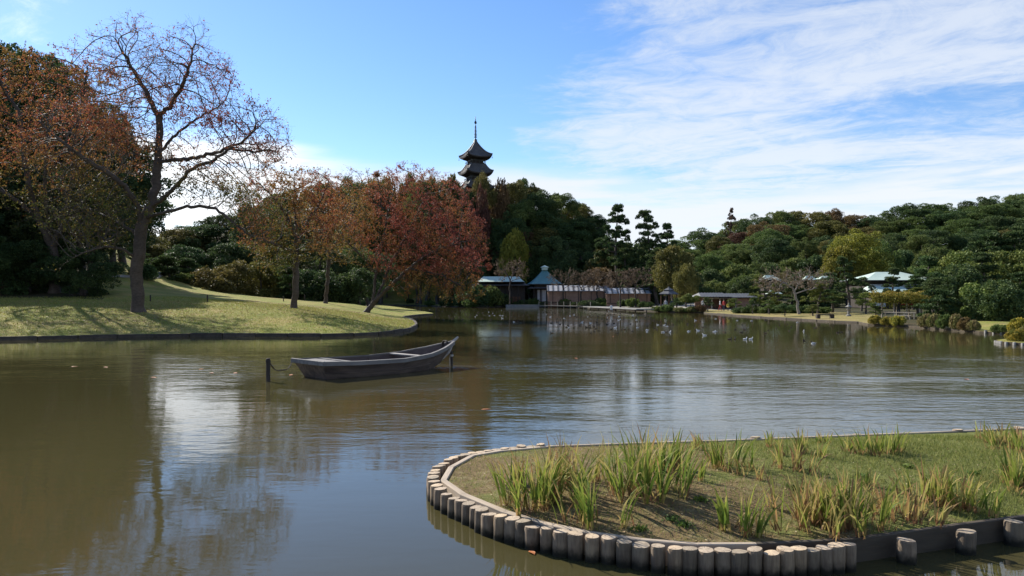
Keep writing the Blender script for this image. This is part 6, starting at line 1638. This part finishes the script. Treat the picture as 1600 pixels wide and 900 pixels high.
# a bird in the sky left out of reach of detail
# ------------------------------------------------------------------ people
def person(g, rz, pose, top, legs, hairc, label, hold=None):
    """one continuous figure grown over a jointed skeleton"""
    J = {}
    if pose == 'sit':
        pts_ = [(0, 0, .50), (0, 0, .72), (0, -.02, .98), (0, -.02, 1.12), (0, -.03, 1.27)]
        legp = lambda s: [(s * .09, 0, .48), (s * .11, -.40, .50), (s * .11, -.44, .07), (s * .11, -.56, .04)]
        armp = lambda s: [(s * .18, -.01, 1.02), (s * .23, -.06, .76), (s * .13, -.27, .62), (s * .10, -.34, .60)]
    else:
        st = .12 if pose == 'walk' else .0
        pts_ = [(0, 0, .92), (0, 0, 1.12), (0, -.01, 1.38), (0, -.01, 1.50), (0, -.03, 1.63)]
        legp = lambda s: [(s * .09, 0, .88), (s * .10, -.02 - s * st, .48), (s * .10, .02 - s * st * 1.6, .08), (s * .10, -.12 - s * st * 1.6, .04)]
        armp = lambda s: [(s * .19, 0, 1.40), (s * .25, .02 + s * st * .6, 1.13), (s * .24, -.10 + s * st, .90), (s * .23, -.14 + s * st, .83)]
    V = list(pts_); R = [.13, .12, .14, .05, .095]; E = [(0, 1), (1, 2), (2, 3), (3, 4)]
    for s in (-1, 1):
        b0 = len(V); V += legp(s); R += [.085, .06, .042, .035]; E += [(0, b0), (b0, b0 + 1), (b0 + 1, b0 + 2), (b0 + 2, b0 + 3)]
        b0 = len(V); V += armp(s); R += [.055, .04, .032, .03]; E += [(2, b0), (b0, b0 + 1), (b0 + 1, b0 + 2), (b0 + 2, b0 + 3)]
    me = bpy.data.meshes.new('skeleton'); me.from_pydata(V, E, []); o = bpy.data.objects.new('person', me); COL.objects.link(o)
    o.modifiers.new('skin', 'SKIN'); sv = me.skin_vertices[0].data
    for i, r in enumerate(R): sv[i].radius = (r, r * (.75 if i < 3 else 1)); sv[i].use_root = (i == 0)
    sb = o.modifiers.new('sub', 'SUBSURF'); sb.levels = 1; sb.render_levels = 1
    dg = bpy.context.evaluated_depsgraph_get(); m2 = bpy.data.meshes.new_from_object(o.evaluated_get(dg)); bpy.data.objects.remove(o)
    for m_ in (top, legs, M['skin']): m2.materials.append(m_)
    hipz = V[0][2]; headz = V[3][2]
    for p in m2.polygons:
        c = p.center; p.use_smooth = True
        hand = min((c - Vector(armp(s)[3])).length for s in (-1, 1)) < .075
        lg = (c.z < hipz - .02) if pose != 'sit' else (c.y < -.12 and c.z < .58) or c.z < .46
        p.material_index = 2 if (c.z > headz - .02 or hand) else (1 if lg else 0)
    o = link('person', m2, None, g, rz); tag(o, label, 'person')
    hb = MB(); hx = V[4]; hb.blob((hx[0], hx[1] + .02, hx[2] + .045), (.10, .112, .095), 10, 7); hb.build('hair', hairc, o)
    return o
M['skin'] = mat('skin', (.48, .32, .24), (.42, .28, .2), 5, .6)
CL = {k: mat('cloth_' + k, c, [v * .8 for v in c], 4, .85) for k, c in {'white': (.68, .68, .68), 'blue': (.16, .22, .38), 'black': (.03, .03, .035), 'red': (.42, .05, .05), 'grey': (.26, .27, .28), 'beige': (.45, .38, .28), 'yellow': (.60, .48, .08), 'navy': (.04, .05, .10)}.items()}
HR = mat('hair', (.02, .016, .014), (.03, .024, .02), 10, .6)
def pg(px, py, dmax=220): return G(px, py, dmax)
PE = [(316, 437.8, 'sit', 'white', 'grey', 'seated person in white behind the left lawn, at the left end of the group'), (322, 438.2, 'sit', 'white', 'navy', 'second seated person in white behind the left lawn'), (352, 439.5, 'sit', 'beige', 'grey', 'seated person in beige in the middle of the group behind the lawn'), (367, 440.5, 'stand', 'white', 'black', 'person in white standing right of the seated group behind the lawn'), (377, 441, 'sit', 'white', 'navy', 'seated person in white at the right end behind the lawn'), (426, 444.5, 'stand', 'white', 'beige', 'person in white standing beyond the leaning poles'),
 (1040, 483.5, 'stand', 'white', 'navy', 'person in a white top standing at the left of the gazebo'), (1050, 483.5, 'stand', 'navy', 'black', 'person in dark clothes at the gazebo'),
 (1125, 485.6, 'walk', 'white', 'red', 'person in a white top in front of the teahouse benches'), (1131, 485.8, 'stand', 'red', 'navy', 'person in red in front of the teahouse'), (1098, 484.8, 'stand', 'white', 'blue', 'person in white between two clipped pines by the teahouse'), (1138, 486, 'sit', 'yellow', 'black', 'person in yellow sitting before the right teahouse post'),
 (955, 480.5, 'sit', 'white', 'grey', 'person in white sitting on the landing stage'), (836, 474.8, 'stand', 'white', 'navy', 'person in white before the pyramid-roofed hall'), (828, 474.5, 'stand', 'grey', 'black', 'person in grey before the pyramid-roofed hall'), (1201, 490.5, 'stand', 'beige', 'black', 'person in beige in the shade behind the far right lawn'), (1404, 497.5, 'stand', 'black', 'navy', 'person in black under the wisteria trellis')]
for i, (px, py, pose, a, c, lab) in enumerate(PE):
    g = pg(px, py)
    if 'landing stage' in lab:
        q = P(955, 484.2, .52); g = (q[0], q[1], .06)
    person(g, [.2, -.4, 2.8, 1.2, -1.0][i % 5], pose, CL[a], CL[c], HR, lab)
# stone benches under the seated group behind the lawn
for i, px in enumerate((319, 352, 377)):
    g = pg(px, 438.3 + i * 1.2); b = MB(); b.box((0, .12, .40), (2.4 if i == 0 else 1.4, .4, .08)); b.box((-.5, .12, .18), (.15, .3, .38)); b.box((.5, .12, .18), (.15, .3, .38))
    tag(b.build('stone_bench', M['stone'], None, g, .1), 'stone bench behind the left lawn under %s' % ['the two seated people in white', 'the seated person in beige', 'the rightmost seated person'][i], 'bench')
print('objects', len(bpy.data.objects))
